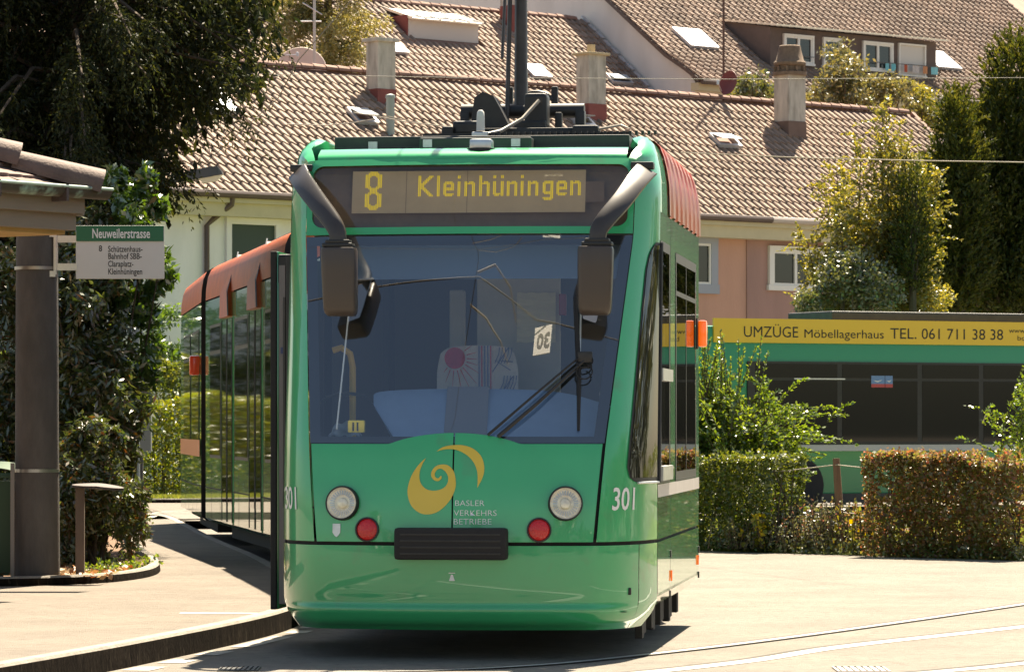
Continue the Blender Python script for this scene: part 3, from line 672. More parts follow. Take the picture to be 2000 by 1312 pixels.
mb = MB(); mb.tube([cw(q, 1.095, .012) for q in (0, .25, .5, .75, .95)], .008, 6); mb.build('sill_trim', ALU, f)
# amber markers, indicators
for (v, z) in ((2.14, .40), (4.86, .42)): MB().box(side(1, v, z, .006), (.012, .045, .075), TAX).build('side_marker', ORLENS, tram)
for (v, z) in ((2.06, .56), (4.93, .50), (4.93, .30), (2.06, .27)): MB().box(side(1, v, z, .004), (.012, .04, .05), TAX).build('panel_latch', DARKGREY, tram)
mb = MB(); mb.box(side(1, 4.72, 2.21, .052), (.07, .11, .21), TAX, .02)
ind = mb.build('turn_indicator', ORLENS, tram, True)
mb = MB(); mb.box(side(1, 4.70, 2.21, .009), (.016, .12, .24), TAX); mb.build('indicator_bracket', BLACK, ind)
# lamps
def lampdisc(c, nm, r, m, ringm, prof, parent=tram):
    u, z = c; z = z; o = front(u / us(z), z, .014)
    # local frame of the front surface
    a = front(u / us(z) + .02, z, .014) - o; b = front(u / us(z), z + .03, .014) - o; ax = a.normalized(); bz = (b - ax * b.dot(ax)).normalized()
    nz = bz.cross(ax); nz = -nz if nz.dot(Vector((0, -1, 0))) < 0 else nz
    return o, ax, bz
def pu(px, py):  # front-panel coordinates from measured metre positions
    return px, py
for sd, nm in ((-.757, 1), (.757, 1)):
    o, ax, bz = lampdisc((sd, .958), '', .1, None, None, None)
    t = MB(); t.disc(o, ax, bz, .112, 32, ((1, -.02), (1, .03), (.93, .034), (.90, .032), (.75, .018), (.55, .009), (.34, .006), (.30, .02), (.22, .026), (.0001, .027)))
    hl = t.build('headlight', REFLECTOR, tram, True)
    t = MB(); t.disc(o, ax, bz, .114, 32, ((1.03, -.01), (1.03, .03), (.99, .04), (.93, .040), (.92, .028)), False); t.build('bezel', BLACK, hl, True)
    t = MB(); t.disc(o, ax, bz, .103, 32, ((1, .034), (.8, .043), (.5, .05), (.0001, .052))); t.build('lens', LENS, hl, True)
    t = MB()
    for k in range(28):
        a = 2 * math.pi * k / 28; p = o + (ax * math.cos(a) + bz * math.sin(a)) * .074 + (ax.cross(bz)) * .018; t.box(p, (.008, .035, .006), (ax * math.cos(a + 1.57) + bz * math.sin(a + 1.57), ax * math.cos(a) + bz * math.sin(a), ax.cross(bz)))
    t.build('reflector_rib', ALU, hl)
    o, ax, bz = lampdisc((sd * .772, .782), '', .1, None, None, None)
    t = MB(); t.disc(o, ax, bz, .084, 28, ((1, -.01), (1, .012), (.88, .014), (.86, -.004))); tl = t.build('tail_light', BLACK, tram, True)
    t = MB(); t.disc(o, ax, bz, .074, 28, ((1, .003), (.85, .012), (.5, .018), (.0001, .02))); t.build('lens', REDLENS, tl, True)
# small shield badge, position mark
o, ax, bz = lampdisc((-.80, .775), '', 0, 0, 0, 0); nz = ax.cross(bz)
pol = [(-.028, .045), (.028, .045), (.028, -.015), (.014, -.035), (0, -.045), (-.014, -.035), (-.028, -.015)]
mb = MB(); mb.prism([o + ax * x + bz * y for x, y in pol], -nz * .006 if nz.y > 0 else nz * .006); mb.build('badge', ALU, tram)
zc = .47; mb = MB(); g = lambda x, y: frontu(x, zc + y, .016)
mb.add([g(-.02, -.03), g(.02, -.03), g(.006, .012), (g(-.006, .012))], [(0, 1, 2, 3)]); mb.add([g(-.022, .02), g(.022, .02), g(.022, .025), g(-.022, .025)], [(0, 1, 2, 3)]); mb.build('jacking_mark', WHITE, tram)
# coupler cover
cc = front(.0, .69, .05); mb = MB(); mb.box(cc, (.765, .12, .215), TAX, .025); cov = mb.build('coupler_cover', RUBBER, tram, True)
mb = MB()
for k in range(4): mb.box(cc + Vector((0, 0, -.065 + k * .043)) - AXV * .061, (.68, .006, .012), TAX, .002)
mb.build('cover_rib', BLACK, cov)
c2 = corner(1, .45, .36, .004); mb = MB(); mb.box(c2, (.03, .02, .05), TAX, .01); mb.build('jack_socket', BLACK, tram)
# emblem: spiral drop and crescent, plus lettering
def em(x, y, o=.0175):  # photo-zoom pixels (3.33x) -> panel metres
    X = (x - 942) / 3.33 / 289; Z = 1.48 + (832 - (640 + y / 3.33)) / 289.5; return frontu(X, Z, o)
def fillpoly(mb, A, B):
    n = len(A); mb.add([em(*p) for p in A] + [em(*p) for p in B], [(i, i + 1, n + i + 1, n + i) for i in range(n - 1)])
def cr_(pts, k=8): return [tuple(p) for p in smooth(pts, k)]
mb = MB()
outer = cr_([(830, 803), (872, 775), (930, 763), (1000, 763), (1065, 783), (1118, 828), (1143, 890), (1140, 960), (1103, 1040)])
inner = cr_([(830, 803), (872, 792), (925, 788), (980, 800), (1035, 832), (1075, 875), (1097, 925), (1104, 975), (1103, 1040)])
fillpoly(mb, outer, inner)
o1 = cr_([(762, 845), (715, 890), (672, 955), (648, 1030), (648, 1090), (672, 1155), (720, 1198), (775, 1212), (835, 1200), (890, 1162), (935, 1105), (960, 1040), (960, 985), (945, 930), (910, 895), (868, 888), (828, 900), (802, 932), (800, 965), (820, 990), (848, 995), (868, 978), (866, 962)])
i1 = cr_([(762, 845), (740, 885), (724, 930), (722, 975), (735, 1015), (765, 1045), (800, 1057), (840, 1056), (872, 1046), (895, 1030), (908, 1008), (912, 985), (909, 962), (893, 935), (868, 917), (845, 918), (828, 933), (822, 950), (826, 968), (838, 977), (850, 976), (857, 968), (862, 961)])
fillpoly(mb, o1, i1); mb.build('emblem', YELLOW, flap)
for i, w in enumerate(('BASLER', 'VERKEHRS', 'BETRIEBE')):
    x0, y0 = ((956, 1156), (952, 1220), (948, 1276))[i]; kx = (192, 280, 246)[i]
    cu = bpy.data.curves.new('m', 'FONT'); cu.body = w; cu.size = 1; ob = bpy.data.objects.new('m', cu); COL.objects.link(ob); bpy.context.view_layer.update(); wd = ob.dimensions.x; hh = ob.dimensions.y; bpy.data.objects.remove(ob)
    text('lettering', w, 1, WHITE, lambda x, y: em(x0 + x * kx / wd, y0 - y * 37 / hh), flap, 1, -.012)
text('number_lettering', '301', 1, WHITE, lambda x, y: corner(1, .16 + x * .26, .915 + y * .215, .004), tram, 1, .012)
text('number_lettering', '301', 1, WHITE, lambda x, y: corner(-1, .62 - x * .26, .915 + y * .215, .004), tram, 1, .012)
# wiper: two parallel arms carrying an upright blade
def ws(u, z, o=.04): return frontu(u, z, o)
mb = MB(); mb.tube([ws(.23, 1.42), ws(.52, 1.68, .06), ws(.86, 1.985, .05)], [.011, .009, .008], 6); mb.tube([ws(.30, 1.41), ws(.55, 1.63, .06), ws(.86, 1.93, .05)], [.016, .014, .010], 6); mb.box(ws(.86, 1.95, .05), (.10, .04, .075), TAX, .01)
wip = mb.build('wiper', BLACK, tram, True)
mb = MB(); mb.tube([ws(.775, 2.36, .02), ws(.80, 2.1, .03), ws(.825, 1.8, .03), ws(.835, 1.45, .02)], [.010, .016, .016, .010], 6); mb.build('wiper_blade', RUBBER, wip)
mb = MB()
for q in (0, .075): mb.tube([ws(.86 + .055 * math.sin(a), 1.955 - q + .05 * math.cos(a) - .03, .06) for a in np.linspace(.3, 5.2, 14)], .005, 5)
mb.build('wiper_hose', RUBBER, wip)
# mirrors on long arms
for sd in (-1, 1):
    ym = [(1.235, 3.27, 1.00), (1.17, 3.18, .78), (1.06, 3.03, .58), (.955, 2.90, .46), (.905, 2.82, .42), (.895, 2.75, .41)]
    ym = [(u + sd * .05 * min(1, (3.27 - z) / .3), z, v) for u, z, v in ym]
    mb = MB(); P = []; nsec = 12; Q = smooth([np.array(p) for p in ym], 4); F = []
    for i, q in enumerate(Q):
        a = Q[max(i - 1, 0)]; b = Q[min(i + 1, len(Q) - 1)]; du = np.array([b[0] - a[0], b[1] - a[1]]); du /= np.linalg.norm(du); nx = np.array([-du[1], du[0]]); f = i / (len(Q) - 1); w = .080 - .022 * f; d = .052
        for k in range(nsec):
            an = 2 * math.pi * k / nsec; cx = math.copysign(abs(math.cos(an)) ** .6, math.cos(an)); sx = math.copysign(abs(math.sin(an)) ** .6, math.sin(an))
            P.append(T(sd * (q[0] + nx[0] * w * cx), q[2] + d * sx, q[1] + nx[1] * w * cx))
    for i in range(len(Q) - 1):
        for k in range(nsec): F.append((i * nsec + k, i * nsec + (k + 1) % nsec, (i + 1) * nsec + (k + 1) % nsec, (i + 1) * nsec + k))
    F += [tuple(range(nsec)), tuple((len(Q) - 1) * nsec + k for k in range(nsec))]; mb.add(P, F); mir = mb.build('mirror', ARM, tram, True)
    mb = MB(); mb.box(T(sd * 1.20, 1.02, 3.29), (.16, .12, .05), TAX, .01); mb.build('mirror_bracket', BLACK, mir, True); mb = MB(); mb.box(T(sd * .893 + .05, .41, 2.745), (.17, .12, .025), TAX, .01); mb.box(T(sd * .893 + .05, .41, 2.72), (.21, .14, .03), TAX, .012)
    mb.build('mirror_joint', BLACK, mir, True)
    # housing: tapered rounded box, seen from its back
    mb = MB(); P = []; F = []; nsec = 20; lv = [(2.712, .5, .02), (2.70, .95, 0), (2.68, 1.0, 0), (2.55, .985, 0), (2.4, .95, .0), (2.29, .93, .005), (2.255, .88, .012), (2.235, .75, .03)]
    for z, f, dv in lv:
        for k in range(nsec):
            an = 2 * math.pi * k / nsec; cx = math.copysign(abs(math.cos(an)) ** .35, math.cos(an)); sx = math.copysign(abs(math.sin(an)) ** .35, math.sin(an))
            P.append(T(.05 + sd * .885 + .122 * f * cx + sd * (-.02) * (2.71 - z), .39 + dv + .085 * f * sx + (2.7 - z) * .02, z))
    for i in range(len(lv) - 1):
        for k in range(nsec): F.append((i * nsec + k, i * nsec + (k + 1) % nsec, (i + 1) * nsec + (k + 1) % nsec, (i + 1) * nsec + k))
    F += [tuple(range(nsec)), tuple((len(lv) - 1) * nsec + k for k in range(nsec))]; mb.add(P, F); mb.build('mirror_housing', MIRROR_BROWN, mir, True)
    mb = MB(); c = T(sd * .885 + .05, .39 + .092, 2.47); mb.box(c, (.19, .006, .40), (Matrix.Rotation(R(-14 * sd), 3, 'Z') @ AXU, Matrix.Rotation(R(-14 * sd), 3, 'Z') @ AXV, AXZ)); mb.build('mirror_glass', MIRRORGLASS, mir)
# cab interior
mb = MB(); 
mb.add([T(-1.2, 1.0, .35), T(1.2, 1.0, .35), T(1.2, 4.9, .35), T(-1.2, 4.9, .35)], [(0, 1, 2, 3)])
mb.add([T(-1.0, .35, .36), T(1.0, .35, .36), T(1.2, 1.0, .36), T(-1.2, 1.0, .36)], [(0, 1, 2, 3)])
mb.add([T(-1.2, .95, 2.84), T(1.2, .95, 2.84), T(1.2, 4.9, 2.84), T(-1.2, 4.9, 2.84)], [(0, 1, 2, 3)])
mb.add([T(-1.22, 2.4, .35), T(-1.22, 4.9, .35), T(-1.22, 4.9, 2.84), T(-1.22, 2.4, 2.84)], [(0, 1, 2, 3)])
mb.add([T(1.24, 1.0, .35), T(1.24, 4.9, .35), T(1.24, 4.9, 1.07), T(1.24, 1.0, 1.07)], [(0, 1, 2, 3)]); mb.add([T(1.24, 2.1, 1.0), T(1.24, 2.5, 1.0), T(1.24, 2.5, 2.84), T(1.24, 2.1, 2.84)], [(0, 1, 2, 3)])
mb.add([T(-1.29, 4.86, .3), T(1.29, 4.86, .3), T(1.29, 4.86, 3.0), T(-1.29, 4.86, 3.0)], [(0, 1, 2, 3)])
mb.build('cab_lining', INTERIOR, tram, fix=False)
mb = MB(); mb.box(T(.13, 2.75, 1.55), (.62, .05, 2.4), TAX); cp = mb.build('cab_partition', CABGREY, tram)
mb = MB(); mb.grid(lambda a, b: T(.12 + a * .29, 2.70 - .006 * math.sin(b * 30 + a * 3), 2.10 + b * .37 + .003 * math.sin(a * 20)), 12, 24); mb.build('pinned_sheet', PAPER, cp)
mb = MB(); mb.box(T(.46, 2.72, 2.38), (.055, .06, .16), TAX, .01); mb.build('extinguisher', mat('red_paint', (.35, .012, .025), .4), cp)
mb = MB(); mb.box(T(-.35, 2.9, 2.25), (.12, .06, .5), TAX, .02); mb.box(T(-.33, 2.85, 1.9), (.06, .05, .12), TAX, .01); mb.build('equipment_panel', CABGREY, tram)
mb = MB(); patch(mb, lambda x, z: front(x, z, -.16), [x * .93 for x in FX], zs(2.50, 2.74, 3)); mb.build('sun_blind', BLIND, tram)
for u, zt, zb_ in ((-.83, 2.62, 1.46), (.80, 2.62, 1.50)):
    mb = MB(); mb.tube([frontu(u + (0.04 if u < 0 else 0), zt, -.03), frontu(u + (0 if u < 0 else .03), zb_, -.03)], .006, 6); mb.build('blind_cord', WHITE, tram)
mb = MB(); DP = smooth([np.array(p) for p in [(-.62, .62, 1.66), (-.60, .75, 1.72), (-.1, .86, 1.74), (.6, .84, 1.72), (1.0, .8, 1.62)]], 5); n = len(DP)
P = [T(p[0], p[1], p[2]) for p in DP] + [T(p[0] * .97, p[1] - .12, p[2] - .06) for p in DP] + [T(p[0] * .9 + (.12 if i < 8 else 0), .33 + .1 * (p[0] / 1.0) ** 2, 1.38) for i, p in enumerate(DP)]
mb.add(P, [(i, i + 1, n + i + 1, n + i) for i in range(n - 1)] + [(n + i, n + i + 1, 2 * n + i + 1, 2 * n + i) for i in range(n - 1)]); dash = mb.build('dashboard', DASH, tram, True)
mb = MB(); mb.add([T(-.14, .80, 1.755), T(.15, .80, 1.755), T(.19, .36, 1.40), T(-.11, .36, 1.40), T(-.14, .95, 1.75), T(.15, .95, 1.75)], [(0, 1, 2, 3), (0, 1, 5, 4)]); mb.build('dashboard_column', DASHGREY, dash)
mb = MB(); mb.tube([T(-.92, 1.5, .5), T(-.92, 1.5, 1.9), T(-.94, 1.5, 2.0), T(-1.0, 1.48, 2.04), T(-1.06, 1.48, 2.02)], .024, 8); mb.build('handrail', HANDRAIL, tram, True)
mb = MB(); mb.tube([T(-.9 + .2 * math.cos(a), 1.15, 1.62 + .09 * math.sin(a)) for a in np.linspace(0, math.pi, 12)], .012, 6); mb.build('wheel_rim', BLACK, tram, True)
mb = MB(); mb.box(T(-.70, .30, 1.478), (.115, .05, .085), TAX, .01); ntag = mb.build('number_card', TAGY, tram, True)
text('lettering', '11', .075, INK, lambda x, y: T(-.70 - .034 + x, .30 - .027, 1.451 + y), ntag, .8, .004)
mb = MB(); mb.grid(lambda a, b: T(-.93 + a * .22 + .01 * math.sin(b * 9), .56 + .04 * math.sin(a * 6), 1.41 + b * .10 * (1 - (2 * a - 1) ** 2) ** .4 + .01 * math.sin(a * 17 + b * 5)), 16, 8); mb.build('plastic_bag', mat('clear_plastic', (.35, .38, .42), .25), tram, 'all')
mb = MB(); mb.tube([T(.93, 1.0, 1.62), T(.93, 1.0, 1.72), T(.93, 1.0, 1.75), T(.93, 1.0, 1.80)], [.03, .03, .013, .013], 10); mb.build('bottle', glassmat('bottle_plastic', (.8, .85, .85), .15), tram, True)
# driver's seat and towel
mb = MB(); mb.box(T(-.12, 2.33, 1.45), (.5, .12, 1.15), TAX, .06); mb.box(T(-.12, 2.05, .92), (.5, .5, .14), TAX, .05); mb.build('driver_seat', INTERIOR, tram, True)
tw = thing('towel', 'pink beach towel with a red sun and blue deckchairs draped over the driver seat', 'towel', T(-.12, 2.22, 1.6))
def tp(x, y, o=0.0):
    o *= 2   # x,y in zoom-photo pixels (3.33x) on the towel
    X = -.12 + (x - 1090) / 3.33 / 268; Z = 1.48 + (832 - (640 + y / 3.33)) / 268; fx = (x - 1090) / 270
    return T(X, 2.235 + .05 * fx * fx - o + .006 * math.sin(x * .045) * (Z < 1.95), Z)
mb = MB(); N = 24
def tshape(a, b):
    yy = 112 + b * 420; lx = 822 + 40 * max(0, 1 - b * 2.2) ** 1.5 + (60 * max(0, 1 - b * 9)); rx = 1358 - 45 * max(0, 1 - b * 2.4) ** 1.5 - (40 * max(0, 1 - b * 9)); return tp(lx + (rx - lx) * a, yy + 10 * (2 * a - 1) ** 2 * (b < .02))
mb.grid(tshape, N, N); P0 = [tuple(Vector(p) + AXV * .22) for p in mb.v]; mb.add([mb.v[i] for i in range(N + 1)] + P0[:N + 1], [(i, i + 1, N + 2 + i, N + 1 + i) for i in range(N)]); mb.build('towel_cloth', TOWEL, tw, 'all')
mb = MB(); mb.add([tp(945 + 70 * math.cos(a), 195 + 70 * math.sin(a), .008) for a in np.linspace(0, 2 * math.pi, 30)[:-1]], [tuple(range(29))])
for a0, r1 in ((-.62, 140), (-.25, 150), (.05, 150), (.3, 160), (.55, 190), (.85, 220), (1.1, 240), (1.35, 210), (1.65, 190), (1.95, 170), (2.25, 120)):
    c, s_ = math.cos(a0), math.sin(a0); q = 3; mb.add([tp(945 + c * 82 - s_ * q, 195 + s_ * 82 + c * q, .008), tp(945 + c * r1 - s_ * 1, 195 + s_ * r1 + c, .008), tp(945 + c * r1 + s_ * 1, 195 + s_ * r1 - c, .008), tp(945 + c * 82 + s_ * q, 195 + s_ * 82 - c * q, .008)], [(0, 1, 2, 3)])
for x in (1124, 1182): mb.add([tp(x - 4, 115, .008), tp(x + 4, 115, .008), tp(x + 6, 440, .008), tp(x - 2, 440, .008)], [(0, 1, 2, 3)])
mb.build('towel_sun', PINK, tw)
mb = MB()
for x in (1106, 1143, 1163): mb.add([tp(x - 4, 115, .008), tp(x + 4, 115, .008), tp(x + 6, 440, .008), tp(x - 2, 440, .008)], [(0, 1, 2, 3)])
for cx, cy in ((1255, 190), (1285, 375)):
    for k in range(5): x = cx - 40 + k * 20; mb.tube([tp(x + 25, cy - 65, .01), tp(x + 20, cy - 20, .01), tp(x - 5, cy + 40, .01)], .0035, 4)
    mb.tube([tp(cx - 60, cy + 95, .01), tp(cx + 40, cy - 60, .01)], .004, 4); mb.tube([tp(cx + 55, cy + 85, .01), tp(cx - 45, cy + 20, .01), tp(cx + 70, cy + 30, .01)], .004, 4)
mb.build('towel_deckchair', TBLUE, tw)
# open front door on the platform side: outer leaf slid along the wall
dl = MB(); dl.box(T(-1.475, 1.95, 1.45), (.05, .95, 2.56), TAX, .012); door = dl.build('front_door', GREENM, tram, True)
mb = MB(); mb.box(T(-1.452, 1.95, 1.75), (.03, .78, 1.55), TAX, .01); mb.build('door_pane', TINTED, door)
mb = MB(); mb.box(T(-1.485, 1.46, 1.45), (.045, .03, 2.56), TAX, .008); mb.build('door_edge_seal', RUBBER, door)
mb = MB(); mb.box(T(-1.425, 1.47, 1.42), (.045, .02, 2.42), TAX); mb.box(T(-1.375, 1.55, 1.46), (.05, .02, 2.4), TAX); mb.build('door_frame_strip', mat('door_grey', (.17, .155, .15), .5), door)
mb = MB(); mb.box(T(-1.40, 1.60, 2.60), (.14, .25, .22), TAX, .02); mb.build('door_drive', BLACK, door)
mb = MB(); mb.box(T(-1.325, 1.36, 1.45), (.10, .07, 2.5), TAX, .01); mb.box(T(-1.31, 2.37, 1.45), (.08, .06, 2.5), TAX, .01); mb.build('door_jamb', BLACK, tram)
mb = MB(); mb.tube([T(-1.40, 1.42, z) for z in (.9, 2.4)], .012, 6); mb.build('door_grab_rail', DARKGREY, door)
mb = MB()
for x in (-1.42, -1.385, -1.35): mb.box(T(x, 1.438, 2.02), (.022, .006, .045), TAX)
mb.build('door_sticker', mat('sticker_blue', (.03, .05, .14), .5), door)
# underframe, wheels, lifeguard pieces
mb = MB(); mb.add([T(-1.15, .3, .22), T(1.15, .3, .22), T(1.2, VE1, .22), T(-1.2, VE1, .22)], [(0, 1, 2, 3)]); mb.box(T(0, 3.0, .28), (1.7, 2.3, .3), TAX, .03)
for k in range(9): mb.box(T(1.15 - .02 * (k % 2), 1.35 + k * .4, .12), (.05, .16, .26 - .03 * (k % 3)), TAX)
mb.build('underframe', UNDER, tram)
for v in (4.45,):
    for u in (-.56, .56):
        mb = MB(); mb.disc(T(u, v, .2), AXV, AXZ, .3, 24, ((.9, -.06), (1, -.05), (1, .05), (.9, .06), (.3, .04))); mb.build('wheel', UNDER, tram, True)
# roof kit
mb = MB(); mb.add([T(-1.0, 1.2, 3.40), T(1.0, 1.2, 3.40), T(1.0, VE1, 3.40), T(-1.0, VE1, 3.40)], [(0, 1, 2, 3)]); mb.build('roof_deck', UNDER, tram)
mb = MB(); mb.box(T(.0, 3.0, 3.495), (2.12, 2.9, .11), TAX, .01); mb.build('roof_box', DARKGREY, tram)
mb = MB(); mb.box(T(-.02, 1.62, 3.475), (.80, .5, .10), TAX, .012); gb = mb.build('roof_cabinet', mat('dark_green_metal', (.03, .036, .032), .5), tram)
mb = MB(); 
for u, v in ((-.36, 1.362), (.27, 1.362), (-.78, 1.54)): MB().box(T(u, v, 3.485), (.065, .012, .055), TAX).build('hinge', ALU, gb)
mb = MB(); mb.box(T(.30, 3.05, 3.575), (1.5, 2.6, .02), TAX)
for k in range(30): mb.box(T(.35 + (k - 15) * .045 + .25, 1.74, 3.575), (.02, .04, .03), TAX)
mb.build('roof_grille', BLACK, tram)
mb = MB(); mb.box(T(.065, 1.06, 3.445), (.16, .13, .085), TAX, .02); cm = mb.build('camera_housing', ALU, tram, True)
mb = MB(); mb.disc(T(.065, 1.06, 3.402), AXU, AXV, .11, 20, ((1, 0), (.95, .02), (0.2, .02))); mb.build('housing_gasket', RUBBER, cm)
mb = MB(); mb.tube([T(-.03, 1.75, z) for z in (3.60, 3.70, 3.735, 3.75)], [.031, .030, .026, .012], 12); an = mb.build('roof_antenna', mat('antenna_white', (.6, .58, .54), .5), tram, True)
mb = MB(); mb.box(T(-.03, 1.75, 3.56), (.12, .1, .06), TAX, .01); mb.build('antenna_base', ALU, an)
# small equipment either side
mb = MB(); mb.box(T(-.16, 2.1, 3.64), (.22, .2, .11), TAX, .03); mb.build('roof_equipment', BLACK, tram); mb = MB(); mb.box(T(-.30, 2.0, 3.60), (.08, .08, .10), TAX, .01); mb.build('roof_equipment', BLACK, tram); mb = MB(); mb.box(T(.70, 2.1, 3.61), (.19, .2, .09), TAX, .02); mb.build('roof_equipment', BLACK, tram)
pan = MB(); pan.box(T(.13, 2.6, 3.60), (1.0, .9, .10), TAX, .01); pan.tube([T(-.30, 2.75, 3.82), T(.62, 2.75, 3.82)], .055, 12)
for u in (-.27, .59): pan.box(T(u, 2.75, 3.72), (.07, .12, .2), TAX, .01)
pan.box(T(.45, 2.55, 3.70), (.05, .1, .18), TAX, .01)
pb = pan.build('pantograph', BLACK, tram, True)
mb = MB()
for (u, v, z, r) in ((-.06, 2.45, 3.75, .13), ):
    mb.add(*(lambda P: (P, [tuple(range(8)), tuple(range(8, 16))] + [(i, (i + 1) % 8, 8 + (i + 1) % 8, 8 + i) for i in range(8)]))([T(u + x, v + d, 3.75 + y) for d in (-.12, .12) for x, y in ((-.12, -.18), (.13, -.18), (.17, -.08), (.10, .06), (.05, .15), (-.03, .18), (-.09, .14), (-.11, 0))]))
mb.box(T(.30, 2.45, 3.79), (.17, .22, .26), TAX, .03); mb.box(T(.26, 2.45, 3.66), (.24, .26, .12), TAX, .02); mb.build('pantograph_drive', BLACK, pb)
mb = MB(); mb.tube([T(.145, 2.75, 3.80), T(.10, 3.15, 5.1), T(.085, 3.35, 5.7)], [.052, .045, .04], 14); mb.tube([T(.055, 2.62, 3.70), T(.035, 3.05, 5.0), T(.03, 3.3, 5.7)], .017, 8)
mb.tube([T(.02, 2.62, 4.2), T(.01, 3.0, 5.0)], .012, 6); mb.build('lower_arm', mat('pantograph_tube', (.075, .058, .042), .4, metal=.3, var=.3, vscale=6), pb, True)
mb = MB(); mb.tube([T(.085, 3.35, 5.7), T(.08, 2.2, 6.5)], .03, 8); mb.tube([T(-.75, 2.2, 6.45), T(-.55, 2.2, 6.55), T(.7, 2.2, 6.55), T(.9, 2.2, 6.45)], .025, 8); mb.build('upper_arm', DARKGREY, pb, True)
mb = MB(); mb.tube([T(.33, 2.3, 3.86), T(.22, 2.2, 3.72), T(.08, 2.05, 3.62), T(-.06, 1.95, 3.58), T(-.2, 1.9, 3.57)], .014, 8); mb.build('power_cable', WIREL, pb, True)
mb = MB(); mb.tube([T(.78, 2.1, 3.63), T(.95, 2.1, 3.66), T(1.02, 2.1, 3.63), T(.95, 2.1, 3.60), T(.80, 2.1, 3.60)], .011, 6); mb.tube([T(-.10, 1.9, 3.58), T(-.05, 1.6, 3.55), T(.02, 1.36, 3.46)], .005, 5); mb.build('loop_cable', WIREL, pb, True)
mb = MB()
for u in (.02, .36): mb.box(T(u, 3.1, 3.95), (.05, .06, .16), TAX, .01)
mb.tube([T(.1 + .12 * (1 - math.cos(a)) , 3.05, 3.93 + .06 * math.sin(a)) for a in np.linspace(0, math.pi, 10)], .012, 6); mb.build('spring_bracket', BLACK, pb)

# ------------------------------------------------------------------ the tram: rear cars curving away to the left
CK = 1.025
def car(P0, P1, gapdark=True, last=False):
    """P0 front-left, P1 rear-left ground points of the platform-side wall"""
    a = np.array(P0) * CK; b = np.array(P1) * CK; d = b - a; L = np.linalg.norm(d); d /= L; r = np.array([d[1], -d[0]])
    def C(u, v, z): p = a + d * v + r * u; return Vector((p[0], p[1], z))
    ax = (Vector((*r, 0)), Vector((*d, 0)), AXZ)
    W_ = 2.5
    def prof(z): return itp(z, [.25, .3, 2.95, 3.1, 3.25, 3.4, 3.5, 3.55], [.06, 0, 0, .0, .006, .03, .075, .15])
    bodyzs = [.25, .30, .68, 1.08, 2.0, 2.76, 3.08]
    def shell(zl, m, nm, par_=None):
        mb = MB()
        for sgn in (0, 1):
            P = [];
            for z in zl:
                for v in (0, L): P.append(C(prof(z) if sgn == 0 else W_ - prof(z), v, z))
            mb.add(P, [(2 * j, 2 * j + 1, 2 * j + 3, 2 * j + 2) for j in range(len(zl) - 1)])
        ob = mb.build(nm, m, par_ or tram, True); mb = MB()
        for v in (0, L):
            P = [C(prof(z), v, z) for z in zl] + [C(W_ - prof(z), v, z) for z in zl]; n = len(zl); mb.add(P, [(j, j + 1, n + j + 1, n + j) for j in range(n - 1)])
        mb.build('car_end', RUBBER, par_ or ob); return ob
    body = shell(bodyzs, GREENM, 'rear_car_body')
    sh_ = shell([3.10, 3.18, 3.25, 3.33, 3.4, 3.46, 3.5, 3.53, 3.55], ORANGE2, 'car_roof_shield', body)
    mb = MB(); mb.add([C(.3, 0, 3.5), C(W_ - .3, 0, 3.5), C(W_ - .3, L, 3.5), C(.3, L, 3.5)], [(0, 1, 2, 3)]); mb.box(C(W_ / 2, L * .55, 3.6), (1.6, L * .6, .2), ax, .02); mb.build('car_roof_kit', DARKGREY, body)
    mb = MB(); mb.box(C(W_ / 2, L / 2, .22), (2.0, L * .8, .3), ax); mb.build('car_underframe', UNDER, body)
    return C, ax, L, body
def cwin(C, body, v0, v1, z0=1.08, z1=2.76, trans=True):
    mb = MB(); mb.add([C(-.004, v0, z0), C(-.004, v1, z0), C(-.004, v1, z1), C(-.004, v0, z1)], [(0, 1, 2, 3)]); f = mb.build('car_window', BLACK, body)
    mb = MB(); zz_ = [z0 + .04, 2.40, 2.45, z1 - .04] if trans else [z0 + .04, z1 - .04]
    for j in range(0, len(zz_) - 1, 2): mb.add([C(-.009, v0 + .05, zz_[j]), C(-.009, v1 - .05, zz_[j]), C(-.009, v1 - .05, zz_[j + 1]), C(-.009, v0 + .05, zz_[j + 1])], [(0, 1, 2, 3)])
    return f, mb
